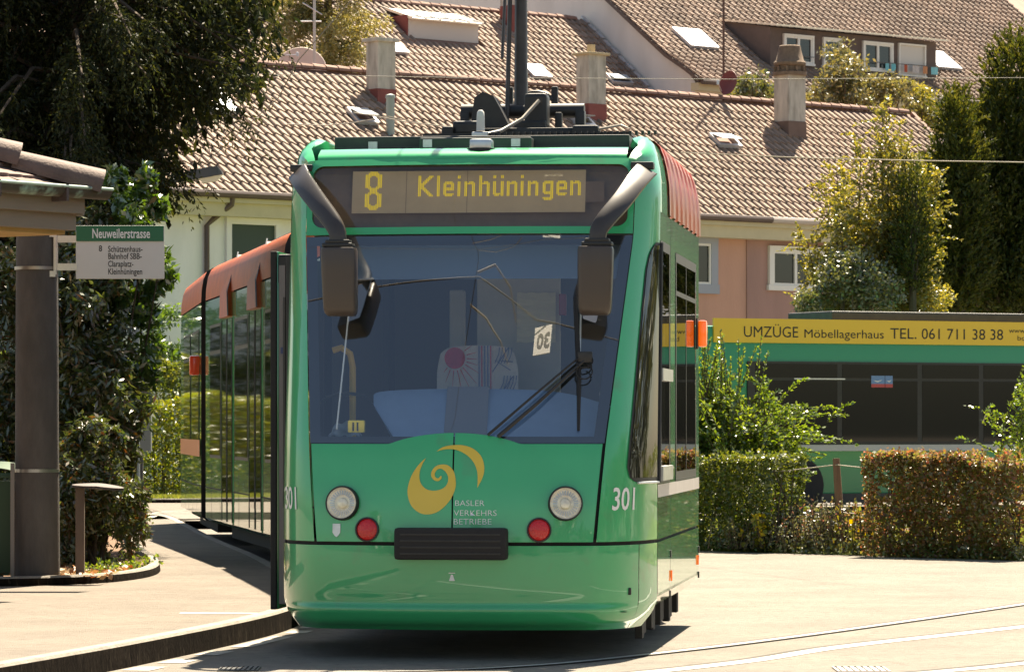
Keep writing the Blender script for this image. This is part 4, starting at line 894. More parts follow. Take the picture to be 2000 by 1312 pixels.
def carside(C, ax, L, body, spec):
    mbw = MB(); mbp = MB(); mbd = MB(); mbh = MB(); mbe = MB(); mbl = MB()
    for kind, v0, v1 in spec:
        if kind == 'w':
            mbw = MB(); mbw.add([C(-.004, v0, 1.08), C(-.004, v1, 1.08), C(-.004, v1, 2.76), C(-.004, v0, 2.76)], [(0, 1, 2, 3)])
            fw_ = mbw.build('car_window', BLACK, body); mbw = MB()
            for za, zb2 in ((1.12, 2.38), (2.43, 2.72)): mbp.add([C(-.009, v0 + .06, za), C(-.009, v1 - .06, za), C(-.009, v1 - .06, zb2), C(-.009, v0 + .06, zb2)], [(0, 1, 2, 3)])
        elif kind == 'd':
            mid = (v0 + v1) / 2
            for x0, x1 in ((v0, mid - .01), (mid + .01, v1)):
                mq = MB(); mq.box(C(-.004, (x0 + x1) / 2, 1.55), (.012, x1 - x0, 2.5), ax); mq.build('car_door', GREENM, body, True)
                mbp.add([C(-.0125, x0 + .1, .55), C(-.0125, x1 - .1, .55), C(-.0125, x1 - .1, 2.6), C(-.0125, x0 + .1, 2.6)], [(0, 1, 2, 3)])
                mbe = MB(); mbe.box(C(-.012, x0 + .03, 1.55), (.006, .04, 2.46), ax); mbe.box(C(-.012, x1 - .03, 1.55), (.006, .04, 2.46), ax); mbe.build('door_rubber', RUBBER, body)
            # pointed cover over the door, standing proud of the roof shield
            P = []
            for o in (-.055, .02):
                for v, z in ((v0 + .15, 2.80), (v0 + .25, 3.1), (mid - .15, 3.46), (mid, 3.56), (mid + .15, 3.46), (v1 - .25, 3.1), (v1 - .15, 2.80)): P.append(C(o + itp(z, [2.8, 3.1, 3.56], [0, .0, .18]), v, z))
            mbh = MB(); mbh.add(P, [tuple(range(7)), tuple(range(7, 14))] + [(i, (i + 1) % 7, 7 + (i + 1) % 7, 7 + i) for i in range(7)])
            Q = [C(-.055 + itp(z, [2.8, 3.1, 3.56], [0, .0, .18]), v, z + .01) for v, z in ((v0 + .12, 2.80), (v0 + .22, 3.1), (mid - .16, 3.47), (mid, 3.58))]
            mbh.build('door_canopy', ORANGE2, body, True); mbl = MB(); mbl.tube(Q, .009, 6); mbl.build('canopy_trim', CTRIM, body, True)
    mbp.build('car_pane', TINTED, body)
    
    mb = MB(); mb.add([C(-.003, .02, .685), C(-.003, L - .02, .685), C(-.003, L - .02, .70), C(-.003, .02, .70)], [(0, 1, 2, 3)])
    for v in np.arange(1.2, L, 1.2): mb.add([C(-.003, v, .30), C(-.003, v + .02, .30), C(-.003, v + .02, 1.0), C(-.003, v, 1.0)], [(0, 1, 2, 3)])
    mb.build('panel_joint', RUBBER, body)
C, ax, L, b_ = car((-1.13, 31.35), (-2.26, 39.2)); carside(C, ax, L, b_, [('d', .8, 2.1), ('w', 2.3, 5.2), ('d', 5.5, 6.8)])
C, ax, L, b_ = car((-2.36, 39.75), (-3.86, 48.65)); carside(C, ax, L, b_, [('w', .3, 1.8), ('d', 2.1, 3.5), ('w', 3.7, 5.3), ('d', 5.5, 6.9), ('w', 7.1, 8.6)])
C, ax, L, b_ = car((-3.97, 49.3), (-4.74, 55.3)); carside(C, ax, L, b_, [('w', .5, 2.6), ('w', 3.0, 5.2)])
mb = MB(); mb.add([C(-.014, .15, 1.08), C(-.014, L - .1, 1.08), C(-.014, L - .1, 1.30), C(-.014, .15, 1.30)], [(0, 1, 2, 3)]); mb.build('car_orange_band', mat('band_orange', (.62, .25, .10), .5), b_)  # flat orange band along the window bottoms of the last car
mb = MB(); mb.box(C(-.07, .35, 2.28), (.14, .12, .26), ax, .03); mb.build('turn_indicator', mat('red_orange_lens', (.8, .06, .02), .25, coat=1), b_, True)
for p0, p1 in (((-1.09, 31.0), (-1.13, 31.4)), ((-2.26, 39.15), (-2.36, 39.8)), ((-3.86, 48.6), (-3.97, 49.35))):
    a = np.array(p0) * (1 if p0[1] < 31.2 else CK); b = np.array(p1) * CK; d = b - a; d = d / np.linalg.norm(d); r = np.array([d[1], -d[0]]); m_ = (a + b) / 2 + r * 1.25
    MB().box((m_[0], m_[1], 1.85), (2.3, np.linalg.norm(b - a) + .1, 3.1), (Vector((*r, 0)), Vector((*d, 0)), AXZ)).build('bellows', RUBBER, tram)

# ------------------------------------------------------------------ houses
EH = np.array([.764, .645]); NH = np.array([.645, -.764])
HAX = (Vector((*EH, 0)), Vector((*-NH, 0)), AXZ)
def H(E0, s, d, z): p = E0 + EH * s - NH * d; return Vector((p[0], p[1], z))
def tiles(E0, prof, s0, s1, colw, gauge, m, parent, nm='roof_tiles', lmax=None, holes=()):
    """interlocking tiles: every tile is a curved pan with a roll and a lower lip, overlapping the course below"""
    L = [0]
    for i in range(len(prof) - 1): L.append(L[-1] + math.hypot(prof[i + 1][0] - prof[i][0], prof[i + 1][1] - prof[i][1]))
    dd = [p[0] for p in prof]; zz = [p[1] for p in prof]; tot = L[-1]
    def at(l): return np.interp(l, L, dd), np.interp(l, L, zz)
    xs = np.array([0, .15, .35, .6, .76, .85, .94, 1.05]); hs_ = np.array([.050, .044, .028, .010, .0, .030, .050, .050]) * (colw / .23)
    low = np.array([.0, .004, .018, .03, .028, .010, .0, .0]) * (colw / .23)
    V = []; Fc = []; nrow = int(tot / gauge); ncol = int((s1 - s0) / colw); k = len(xs)
    for r in range(nrow):
        l0 = r * gauge; l1 = min(l0 + gauge * 1.12, tot); d0, z0 = at(l0); d1, z1 = at(l1); sl = math.hypot(d1 - d0, z1 - z0); nd, nz = -(z1 - z0) / sl, (d1 - d0) / sl
        ud, uz = (d1 - d0) / sl, (z1 - z0) / sl
        for c in range(ncol):
            s = s0 + c * colw + rng.normal() * .004
            sm = s + colw / 2; lm = l0 + gauge / 2
            if any(a <= sm <= b and p <= at(lm)[0] <= q for a, b, p, q in holes): continue
            lift = .040 + rng.normal() * .004; base = len(V)
            for i in range(k):
                h = hs_[i] + lift; V.append((s + xs[i] * colw, d0 - ud * low[i] + nd * h, z0 - uz * low[i] + nz * h))
            for i in range(k): h = hs_[i] + .004; V.append((s + xs[i] * colw, d1 + nd * h, z1 + nz * h))
            for i in range(k): h = hs_[i] * .4 - .012; V.append((s + xs[i] * colw, d0 - ud * low[i] + nd * h, z0 - uz * low[i] + nz * h))
            for i in range(k - 1):
                Fc.append((base + i, base + i + 1, base + k + i + 1, base + k + i)); Fc.append((base + 2 * k + i, base + 2 * k + i + 1, base + i + 1, base + i))
            Fc.append((base, base + k, base + 2 * k)); Fc.append((base + k - 1, base + 3 * k - 1, base + 2 * k - 1))
    V = np.array(V); X = E0[0] + EH[0] * V[:, 0] - NH[0] * V[:, 1]; Y = E0[1] + EH[1] * V[:, 0] - NH[1] * V[:, 1]
    mb = MB(); mb.v = list(zip(X.tolist(), Y.tolist(), V[:, 2].tolist())); mb.f = Fc
    return mb.build(nm, m, parent, fix=False)
def slope(E0, prof, s0, s1, m, parent, nm='roof', drop=.03, back=True):
    mb = MB(); P = []
    for (d, z) in prof: P += [H(E0, s0, d, z - drop), H(E0, s1, d, z - drop)]
    n = len(prof); mb.add(P, [(2 * j, 2 * j + 1, 2 * j + 3, 2 * j + 2) for j in range(n - 1)])
    if back:
        (d, z) = prof[-1]; d0, z0 = prof[0]; mb.add([H(E0, s0, d, z - drop), H(E0, s1, d, z - drop), H(E0, s1, 2 * d - d0, z0), H(E0, s0, 2 * d - d0, z0)], [(0, 1, 2, 3)])
    return mb.build(nm, m, parent)
def ridge(E0, d, z, s0, s1, parent, r=.11, step=.36):
    mb = MB(); n = int((s1 - s0) / step)
    for i in range(n):
        a = s0 + i * step; P = []; F = []
        for j, (q, rr_) in enumerate(((0, r * 1.08), (step * 1.1, r * .9))):
            for k in range(7): an = math.pi * k / 6; P.append(H(E0, a + q, d + rr_ * math.cos(an), z - .05 + rr_ * math.sin(an) + rng.normal() * .003))
        for k in range(6): F.append((k, k + 1, 8 + k, 7 + k))
        F.append(tuple(range(7))); F.append(tuple(range(7, 14))); mb.add(P, F)
    mb.build('ridge_tiles', RIDGE, parent)
def zig(E0, s, d0, d1, z0, z1, m, parent, w=.16):   # stepped lead flashing along a wall or chimney
    pass
def chimney(E0, s, d, zb, zt, we, wn_, parent, cap='slab', top=MAROON, nm='chimney'):
    mb = MB(); mb.box(H(E0, s, d, (zb + zt) / 2), (we, wn_, zt - zb), HAX); ch = mb.build(nm, CONC, parent)
    mb = MB(); mb.box(H(E0, s, d, zb + (zt - zb) * .17), (we + .03, wn_ + .03, (zt - zb) * .34), HAX); mb.build('chimney_flashing', top, ch)
    mb = MB()
    mb.box(H(E0, s - we / 2 - .07, d - .1, zb + .24), (.05, wn_ + .5, .05), (HAX[0], (HAX[1] + AXZ * .78).normalized(), (AXZ - HAX[1] * .78).normalized())); mb.box(H(E0, s + we / 2 + .07, d - .1, zb + .24), (.05, wn_ + .5, .05), (HAX[0], (HAX[1] + AXZ * .78).normalized(), (AXZ - HAX[1] * .78).normalized()))
    mb.build('lead_edge', ZINC, ch)
    if cap == 'slab':
        mb = MB(); mb.box(H(E0, s, d, zt + .04), (we + .14, wn_ + .14, .09), HAX, .015); mb.build('chimney_cap', CONC, ch)
    elif cap == 'pot':
        mb = MB(); mb.box(H(E0, s, d, zt + .03), (we + .16, wn_ + .16, .06), HAX, .015); mb.box(H(E0, s, d, zt + .16), (.14, .14, .22), HAX); mb.build('chimney_cap', mat('cap_ochre', (.42, .33, .2), .85), ch)
    else:
        c = H(E0, s, d, zt); mb = MB(); mb.disc(c, HAX[0], HAX[1], .42, 20, ((.4, -.03), (1.05, -.03), (1.06, 0), (1.05, .06), (.90, .07), (.82, .08), (.82, .20), (.98, .24), (1.0, .30), (.86, .36), (.70, .62), (.66, .72), (.60, .74), (.1, .75)))
        cw_ = mb.build('chimney_cowl', CLAY, ch, True); mb = MB()
        for k in range(10): a = 2 * math.pi * k / 10; mb.box(c + (HAX[0] * math.cos(a) + HAX[1] * math.sin(a)) * .37 + AXZ * .14, (.09, .05, .12), (HAX[0] * math.cos(a) + HAX[1] * math.sin(a), HAX[1] * math.cos(a) - HAX[0] * math.sin(a), AXZ))
        mb.build('cowl_slot', CLAY, cw_)
    return ch
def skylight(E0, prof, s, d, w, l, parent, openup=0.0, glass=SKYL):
    """roof window lying on the slope, lower edge centre at (s,d)"""
    dd = [p[0] for p in prof]; zz = [p[1] for p in prof]; z = float(np.interp(d, dd, zz)); z1 = float(np.interp(d + .4, dd, zz)); t = (HAX[1] * .4 + AXZ * (z1 - z)).normalized(); nn = HAX[0].cross(t)
    if nn.z < 0: nn = -nn
    c = H(E0, s, d, z) + t * (l / 2) + nn * .10; mb = MB(); e_ = HAX[0]
    for a, b, q in ((w, .07, -l / 2), (w, .07, l / 2)): mb.box(c + t * q, (a + .06, b, .10), (e_, t, nn))
    for q in (-w / 2, w / 2): mb.box(c + e_ * q, (.07, l, .098), (e_, t, nn))
    f = mb.build('skylight', ZINC, parent)
    t2 = (t + nn * openup).normalized(); n2 = e_.cross(t2); 
    if n2.z < 0: n2 = -n2
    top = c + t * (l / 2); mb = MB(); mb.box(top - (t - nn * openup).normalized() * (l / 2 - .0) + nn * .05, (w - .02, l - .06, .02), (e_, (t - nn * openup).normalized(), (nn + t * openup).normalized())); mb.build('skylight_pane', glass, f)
    return f
def window(E0, s0, s1, z0, z1, dwall, parent, frame=FRAMEW, sur=FRAMEW, surw=.10, muls=2, shutter=None):
    """opening in the wall plane dwall (metres behind the eave line)"""
    mb = MB(); sm, zm = (s0 + s1) / 2, (z0 + z1) / 2; w, h = s1 - s0, z1 - z0
    for a, b, c, d in ((sm, z1 + surw / 2, w + 2 * surw, surw), (sm, z0 - surw / 2, w + 2 * surw + .08, surw)): mb.box(H(E0, a, dwall - .03, b), (c, .10, d), HAX)
    for a in (s0 - surw / 2, s1 + surw / 2): mb.box(H(E0, a, dwall - .028, zm), (surw, .09, h), HAX)
    f = mb.build('window', sur, parent)
    mb = MB(); mb.add([H(E0, s0, dwall - .012, z0), H(E0, s1, dwall - .012, z0), H(E0, s1, dwall - .012, z1), H(E0, s0, dwall - .012, z1)], [(0, 1, 2, 3)]); mb.build('pane' if not shutter else 'shutter', shutter or PANE, f)
    if not shutter:
        mb = MB(); t = .055
        for a in (s0 + t / 2, s1 - t / 2): mb.box(H(E0, a, dwall - .035, zm), (t, .04, h), HAX)
        for k in range(1, muls): mb.box(H(E0, s0 + w * k / muls, dwall - .036, zm), (.085, .045, h), HAX)
        for b in (z0 + t / 2, z1 - t / 2): mb.box(H(E0, sm, dwall - .034, b), (w, .038, t), HAX)
        mb.build('window_frame', frame, f)
    return f
# -- the terrace behind the tram: white, salmon and mauve houses under one roof
E1 = np.array([-6.06, 83.1]); PR1 = [(0, 6.52), (4.2, 9.79)]
h1 = thing('terraced_house', 'two storey terrace with a long brown tiled roof, white, salmon and mauve walls', 'house', H(E1, 8, .5, 0))
for s0, s1, m in ((-6, 8, WALLW), (8, 15.79, WALLS), (15.79, 24.9, WALLM)):
    mb = MB(); mb.box(H(E1, (s0 + s1) / 2, .47 + 3.7 + (.0 if m is not WALLM else .004), 3.2), (s1 - s0, 7.4, 6.4), HAX); mb.build('wall', m, h1)
mb = MB()
for s0, s1 in ((-6.2, 15.79), (15.79, 25.3)): mb.box(H(E1, (s0 + s1) / 2, .28, 6.21), (s1 - s0, .36, .42), HAX); mb.box(H(E1, (s0 + s1) / 2, .20, 6.36), (s1 - s0, .38, .14), HAX)
mb.build('eaves_cornice', CREAM, h1)
rf = slope(E1, PR1, -6.5, 25.3, RIDGE, h1, 'roof')
tiles(E1, PR1, -6.5, 25.3, .232, .335, TILE, rf, holes=((.9, 2.05, 2.45, 3.3), (5.25, 5.95, 2.35, 2.9), (16.6, 17.4, 2.4, 2.9)))
ridge(E1, 4.2, 9.83, -6.5, 25.4, rf, .12)
mb = MB()
for i, d in enumerate(np.linspace(0, 4.2, 13)[:-1]): mb.box(H(E1, 25.36, d + .175, 6.52 + (d + .175) * .7786 + .02), (.10, .36, .10), (HAX[0], (HAX[1] + AXZ * .7786).normalized(), (AXZ - HAX[1] * .7786).normalized()))
mb.build('verge_tiles', RIDGE, rf)
mb = MB(); mb.tube([H(E1, -6.5, -.05, 6.47), H(E1, 16.1, -.05, 6.47)], .085, 8); mb.build('gutter', GUTTER, h1, True)
mb = MB(); mb.tube([H(E1, 16.12, -.05, 6.47), H(E1, 25.4, -.05, 6.47)], .085, 8); mb.build('gutter', mat('gutter_pale', (.42, .36, .32), .5), h1, True)
mb = MB(); mb.tube([H(E1, .05, -.02, 6.42), H(E1, .05, .02, 6.25), H(E1, -.2, .33, 5.95), H(E1, -.35, .38, 5.8), H(E1, -.35, .38, .5)], .06, 8); mb.build('downpipe', GUTTER, h1, True)
window(E1, .33, 1.52, 4.7, 5.86, .47, h1, sur=WALLW, surw=.14, shutter=SHUT)
window(E1, 12.9, 14.55, 4.88, 5.86, .47, h1, sur=FRAMEG, surw=.22, muls=2)
window(E1, 16.62, 18.95, 4.92, 5.75, .472, h1, muls=3, surw=.13)
mb = MB(); mb.box(H(E1, 15.79, .455, 3), (.05, .03, 6), HAX); mb.build('party_joint', WALLM, h1)
chimney(E1, 6.75, 3.34, 8.75, 10.42, .52, .44, h1, 'slab')
chimney(E1, 13.2, 3.25, 8.7, 10.5, .56, .46, h1, 'pot')
chimney(E1, 19.85, 3.15, 8.6, 10.42, .60, .54, h1, 'cowl', mat('chimney_brown', (.15, .095, .075), .8, var=.2))
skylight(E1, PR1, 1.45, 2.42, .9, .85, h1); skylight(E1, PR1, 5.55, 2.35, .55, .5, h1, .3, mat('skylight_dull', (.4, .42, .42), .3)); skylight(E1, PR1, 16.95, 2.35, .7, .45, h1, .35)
skylight(E1, PR1, 12.55, 2.75, .5, .3, h1, .9, mat('skylight_grey', (.35, .34, .32), .4))
mb = MB(); mb.tube([H(E1, 6.05, 2.1, 8.0), H(E1, 6.05, 2.1, 9.02)], .10, 12); mb.tube([H(E1, 6.05, 2.1, 9.0), H(E1, 6.05, 2.1, 9.07), H(E1, 6.05, 2.1, 9.10)], [.12, .11, .02], 12); mb.build('vent_pipe', mat('vent_grey_green', (.27, .31, .29), .6), h1, True)
# antenna mast with aerial on the ridge, its red dish; pale dish and aerial at left
def dish(name, label, c, r, face, m, parent=None):
    t = thing(name, label, 'satellite dish', c); f = Vector(face).normalized(); ax = f.orthogonal().normalized(); ay = f.cross(ax)
    MB().disc(c, ax, ay, r, 28, ((.2, -.10 * r / .4), (.6, -.07 * r / .4), (1, 0), (.98, .012), (.6, -.045 * r / .4), (.0001, -.08 * r / .4))).build('dish_bowl', m, t, True)
    mb = MB(); mb.tube([c - ay * r * .9, c + f * r * .9 - ay * r * .3], .012, 6); mb.box(c + f * r * .9 - ay * r * .3, (.07, .07, .12), None, .02); mb.build('dish_arm', ZINC, t); return t
c = H(E1, 16.65, 4.35, 10.2)
an = thing('aerial', 'rusty aerial mast with short rods rising from the roof ridge beside the red dish', 'aerial', H(E1, 18.62, 4.3, 9.8))
mb = MB(); mb.tube([H(E1, 18.62, 4.3, 9.75), H(E1, 18.62, 4.3, 13.4)], .03, 6); mb.build('mast', mat('rusty_steel', (.10, .05, .035), .7), an)
mb = MB()
for z, w in ((11.95, .9), (11.9, .6), (11.1, .5), (12.6, .3)): mb.tube([H(E1, 18.62 - w / 2, 4.2, z), H(E1, 18.62 + w / 2, 4.4, z - .03)], .012, 4)
mb.build('aerial_rod', WIREM, an)
dish('satellite_dish', 'dark red satellite dish on the ridge at the foot of the rusty aerial', H(E1, 18.5, 4.0, 10.2), .32, (-.75, -.62, .2), DISHR)
dish('satellite_dish', 'large pale satellite dish showing above the left end of the terrace ridge', H(E1, 6.45, 6.0, 9.95), .60, (.1, -.9, .35), DISHP)
an = thing('aerial', 'pale thin aerial mast with a cross rod above the pale dish', 'aerial', H(E1, 6.6, 5.4, 9.5))
mb = MB(); mb.tube([H(E1, 6.6, 5.7, 9.3), H(E1, 6.6, 5.7, 13.5)], .035, 6); mb.build('mast', mat('galvanised', (.42, .40, .38), .5), an)
mb = MB(); mb.tube([H(E1, 6.05, 5.7, 11.05), H(E1, 6.8, 5.7, 11.1)], .018, 5); mb.tube([H(E1, 6.25, 5.7, 11.5), H(E1, 6.75, 5.6, 11.25)], .014, 5); mb.build('aerial_rod', ZINC, an)
# -- second house behind it
R2 = np.array([2.08, 112.0]); E2 = R2 + NH * 4.5; PR2 = [(0, 9.74), (4.5, 13.24)]
h2 = thing('gabled_house', 'house behind the terrace with a steep tiled roof, white metal dormer and maroon chimney', 'house', H(E2, -6, 2, 0))
mb = MB(); mb.box(H(E2, -13, 4.6, 4.7), (26, 8.2, 9.4), HAX); mb.build('wall', WALLG, h2)
rf = slope(E2, PR2, -26, -.02, RIDGE, h2, 'roof'); tiles(E2, PR2, -17, -.05, .225, .335, TILE2, rf, holes=((-7.6, -5.1, 3.0, 4.2),)); ridge(E2, 4.5, 13.28, -18, -.05, rf, .12)
mb = MB()
for i in range(14): d = .2 + i * .32; mb.box(H(E2, -.05, d, 9.74 + d * .7778 + .09 + .02 * (i % 2)), (.13, .34, .05), (HAX[0], (HAX[1] + AXZ * .7778).normalized(), (AXZ - HAX[1] * .7778).normalized()))
mb.build('lead_flashing', ZINC, rf)
dm = MB(); dm.box(H(E2, -6.38, 3.75, 12.45), (2.5, 1.3, .62), HAX); dm = dm.build('dormer', mat('dormer_pale', (.52, .50, .46), .8), h2)
mb = MB(); ta = (HAX[1] + AXZ * .30).normalized(); tn = (AXZ - HAX[1] * .30).normalized()
for k in range(5): mb.box(H(E2, -7.4 + k * .51, 3.75, 12.90), (.49, 1.75, .04), (HAX[0], ta, tn))
for k in range(6): mb.box(H(E2, -7.65 + k * .51, 3.75, 12.915), (.03, 1.75, .07), (HAX[0], ta, tn))
mb.build('dormer_roof', mat('sheet_metal_pale', (.72, .70, .66), .3, metal=.7), dm)
mb = MB(); mb.box(H(E2, -7.66, 3.75, 12.45), (.04, 1.3, .64), HAX); mb.build('dormer_cheek', MAROON, dm)
chimney(E2, -3.2, 3.9, 12.2, 13.75, .50, .5, h2, 'slab', MAROON)
mb = MB(); mb.box(H(E2, -3.2, 3.9, 12.95), (.515, .515, .85), HAX); mb.build('chimney_render', MAROON, h2)
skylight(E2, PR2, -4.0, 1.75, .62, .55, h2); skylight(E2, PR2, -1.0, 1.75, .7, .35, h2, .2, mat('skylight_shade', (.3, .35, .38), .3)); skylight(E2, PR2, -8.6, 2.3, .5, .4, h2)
# -- the tall grey-white house with the long dark dormer
E3 = np.array([5.27, 108.2]); PR3 = [(0, 11.2), (.6, 11.57), (1.4, 12.0), (2.5, 12.78), (3.9, 13.78), (9.5, 17.8)]
h3 = thing('tall_house', 'tall grey white house with a wide swept tiled roof and a long dark dormer', 'house', H(E3, 6, 2, 0))
mb = MB(); pg = [H(E3, .15, .35, 0)] + [H(E3, .15, d + .02, z - .14) for d, z in [(.35, 11.3)] + PR3[1:]] + [H(E3, .15, 18.6, 11.2), H(E3, .15, 18.6, 0)]
mb.prism(pg, HAX[0] * 24); mb.build('wall', WALLG, h3)
rf = slope(E3, PR3, 0, 26, RIDGE, h3, 'roof'); tiles(E3, PR3, -.02, 19, .26, .27, TILE2, rf, holes=((4.1, 10.5, 1.15, 3.2),))
mb = MB(); mb.tube([H(E3, 0, -.08, 11.13), H(E3, 24, -.08, 11.13)], .08, 8); mb.build('gutter', GUTTER, h3, True)
mb = MB(); mb.box(H(E3, 10, .22, 11.0), (20, .3, .22), HAX); mb.build('eaves_cornice', CREAM, h3)
mb = MB()
for i in range(len(PR3) - 1):
    (d0, z0), (d1, z1) = PR3[i], PR3[i + 1]; q = HAX[1] * (d1 - d0) + AXZ * (z1 - z0); l = q.length; q.normalize(); mb.box(H(E3, .0, (d0 + d1) / 2, (z0 + z1) / 2 - .03), (.12, l, .1), (HAX[0], q, HAX[0].cross(q)))
mb.build('verge_board', GUTTER, rf)
dz0, dz1 = 11.75, 13.0; mb = MB()
mb.box(H(E3, 7.25, 1.1 + 1.1, (dz0 + dz1) / 2), (6.9, 2.2, dz1 - dz0), HAX); mb.prism([H(E3, 3.82, 1.1, 13.0), H(E3, 3.82, 3.3, 13.0), H(E3, 3.82, 3.3, 13.36)], HAX[0] * 6.85); dm = mb.build('dormer', SLATE, h3)
mb = MB(); ta = (HAX[1] + AXZ * .14).normalized(); tn = (AXZ - HAX[1] * .14).normalized()
for k in range(9): mb.box(H(E3, 4.1 + k * .80 , 1.95, 13.2), (.78, 2.4, .05), (HAX[0], ta, tn))
mb.build('dormer_roof', mat('dormer_sheet', (.66, .64, .58), .3, metal=.6), dm)
for s0, s1, mu in ((4.35, 5.45, 2), (5.95, 6.6, 1), (7.6, 8.75, 2)): window(E3, s0, s1, 12.02, 12.78, 1.10, dm, muls=mu, surw=.06)
window(E3, 9.1, 10.15, 11.95, 12.82, 1.10, dm, shutter=mat('roller_shutter', (.55, .52, .48), .7), surw=.05)
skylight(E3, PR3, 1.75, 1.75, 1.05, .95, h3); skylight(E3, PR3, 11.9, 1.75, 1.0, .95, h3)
wl_ = thing('laundry', 'small coloured cloths hanging on a line under the long dormer', 'laundry', H(E3, 9, .95, 12.0))
for k, (s, c, w) in enumerate(((8.35, (.2, .5, .55), .16), (8.6, (.15, .45, .5), .2), (9.15, (.5, .12, .06), .14), (9.5, (.5, .45, .42), .3), (9.95, (.55, .25, .12), .2), (10.3, (.2, .5, .55), .3))):
    mb = MB(); mb.grid(lambda a, b: H(E3, s + a * w, .92 + .02 * math.sin(a * 9), 12.22 - b * .22), 6, 3); mb.build('cloth', mat('cloth_%d' % k, c, .9), wl_)
mb = MB(); mb.tube([H(E3, 4.6, .92, 12.2), H(E3, 10.8, .92, 12.24)], .012, 5); mb.tube([H(E3, 4.6, 1.1, 11.9), H(E3, 4.6, .92, 12.2)], .02, 5); mb.tube([H(E3, 10.75, 1.1, 11.9), H(E3, 10.75, .92, 12.24)], .02, 5); mb.build('line', WIREM, wl_)

# ------------------------------------------------------------------ bus on the right, behind the hedges
B0 = np.array([3.05, 64.3]); BD = np.array([.896, .444]); BD = BD / np.linalg.norm(BD); BN = np.array([BD[1], -BD[0]])
BAX = (Vector((*BD, 0)), Vector((*-BN, 0)), AXZ)
def Bp(s, o, z): p = B0 + BD * s + BN * o; return Vector((p[0], p[1], z))
bus = thing('bus', 'green bus with a yellow advertising band behind the hedges', 'bus', Bp(6, -1, 0))
LB = 13.0
def bbox(s0, s1, z0, z1, o, th=.05, nm='x', m=BUSG, par_=bus, bev=0):
    mb = MB(); mb.box(Bp((s0 + s1) / 2, o - th / 2, (z0 + z1) / 2), (s1 - s0, th, z1 - z0), BAX, bev); return mb.build(nm, m, par_, bev > 0)
mb = MB(); mb.box(Bp(LB / 2, -1.25, 1.73), (LB, 2.46, 2.86), BAX, .06); mb.build('body', BUSG, bus, True)
bbox(.35, LB - .05, 2.88, 3.285, .02, .05, 'advert_band', BUSY); band = bus.children[-1]
bbox(1.0, LB - .1, 1.17, 2.57, .012, .03, 'window_band', BLACK)
bbox(.1, LB - .05, 1.06, 1.165, .012, .03, 'pale_stripe', BUSW)
bbox(.1, LB - .05, .18, .34, .012, .03, 'skirt', DARKGREY)
for s0, s1 in ((1.15, 2.75), (2.85, 4.35), (4.45, 5.6), (5.7, 7.3), (7.4, 9), (9.1, 11)):
    w = bbox(s0, s1, 1.22, 2.25, .017, .01, 'side_window', BUSWIN); bbox(s0, s1, 2.30, 2.53, .017, .01, 'top_vent', BUSWIN, w)
bbox(1.9, 2.9, 2.27, 2.29, .024, .012, 'grab_rail', ALU)
mb = MB()
for s, w in ((3.42, .27), (3.70, .15)): mb.add([Bp(s, .02, 2.14), Bp(s + w, .02, 2.14), Bp(s + w, .02, 2.34), Bp(s, .02, 2.34)], [(0, 1, 2, 3)])
stk = mb.build('window_sticker', mat('sticker_pale_blue', (.12, .22, .42), .5), bus)
mb = MB()
for s, w in ((3.42, .27), (3.70, .15)): mb.add([Bp(s, .0225, 2.14), Bp(s + w, .0225, 2.14), Bp(s + w, .0225, 2.20), Bp(s, .0225, 2.20)], [(0, 1, 2, 3)])
mb.build('sticker_foot', mat('sticker_red', (.42, .06, .06), .5), stk)
mb = MB()
for s, w in ((3.45, .20), (3.72, .11)): mb.add([Bp(s, .0225, 2.26), Bp(s + w / 2, .0225, 2.23), Bp(s + w, .0225, 2.27), Bp(s + w / 2, .0225, 2.25)], [(0, 1, 2, 3)])
mb.build('sticker_mark', WHITE, stk)
mb = MB(); mb.box(Bp(8.5, -.9, 3.34), (11.5, 1.5, .20), BAX, .03); mb.build('roof_unit', DARKGREY, bus)
for s in (2.0, 9.5):
    mb = MB(); mb.disc(Bp(s, -.08, .48), BAX[0], AXZ, .48, 24, ((.95, -.1), (1, 0), (1, .1), (.7, .12), (.3, .08))); mb.build('wheel', RUBBER, bus, True)
def bt(s, w0, sz, x0, x1):
    cu = bpy.data.curves.new('m', 'FONT'); cu.body = s; cu.size = 1; ob = bpy.data.objects.new('m', cu); COL.objects.link(ob); bpy.context.view_layer.update(); wd = ob.dimensions.x; bpy.data.objects.remove(ob)
    text('lettering', s, 1, INK, lambda x, y: Bp(x0 + x * (x1 - x0) / wd, .0235, w0 + y * sz), band, 1, 0)
def sb(px): k = (px - 1000) / F0; return (k * B0[1] - B0[0]) / (BD[0] - k * BD[1])
bt('UMZÜGE', 2.975, .262, sb(1450), sb(1556)); bt('Möbellagerhaus', 2.975, .205, sb(1568), sb(1723)); bt('TEL.', 2.975, .262, sb(1737), sb(1788)); bt('061 711 38 38', 2.975, .262, sb(1798), sb(1957))
bt('www.', 3.10, .12, sb(1969), sb(2003)); bt('bol', 2.97, .12, sb(1985), sb(2004))
lt = struct(poly('side_road', [tuple(Bp(-14, 1.0, 0))[:2], tuple(Bp(40, 1.0, 0))[:2], tuple(Bp(40, -4, 0))[:2], tuple(Bp(-14, -4, 0))[:2]], .06, ASPHALT))

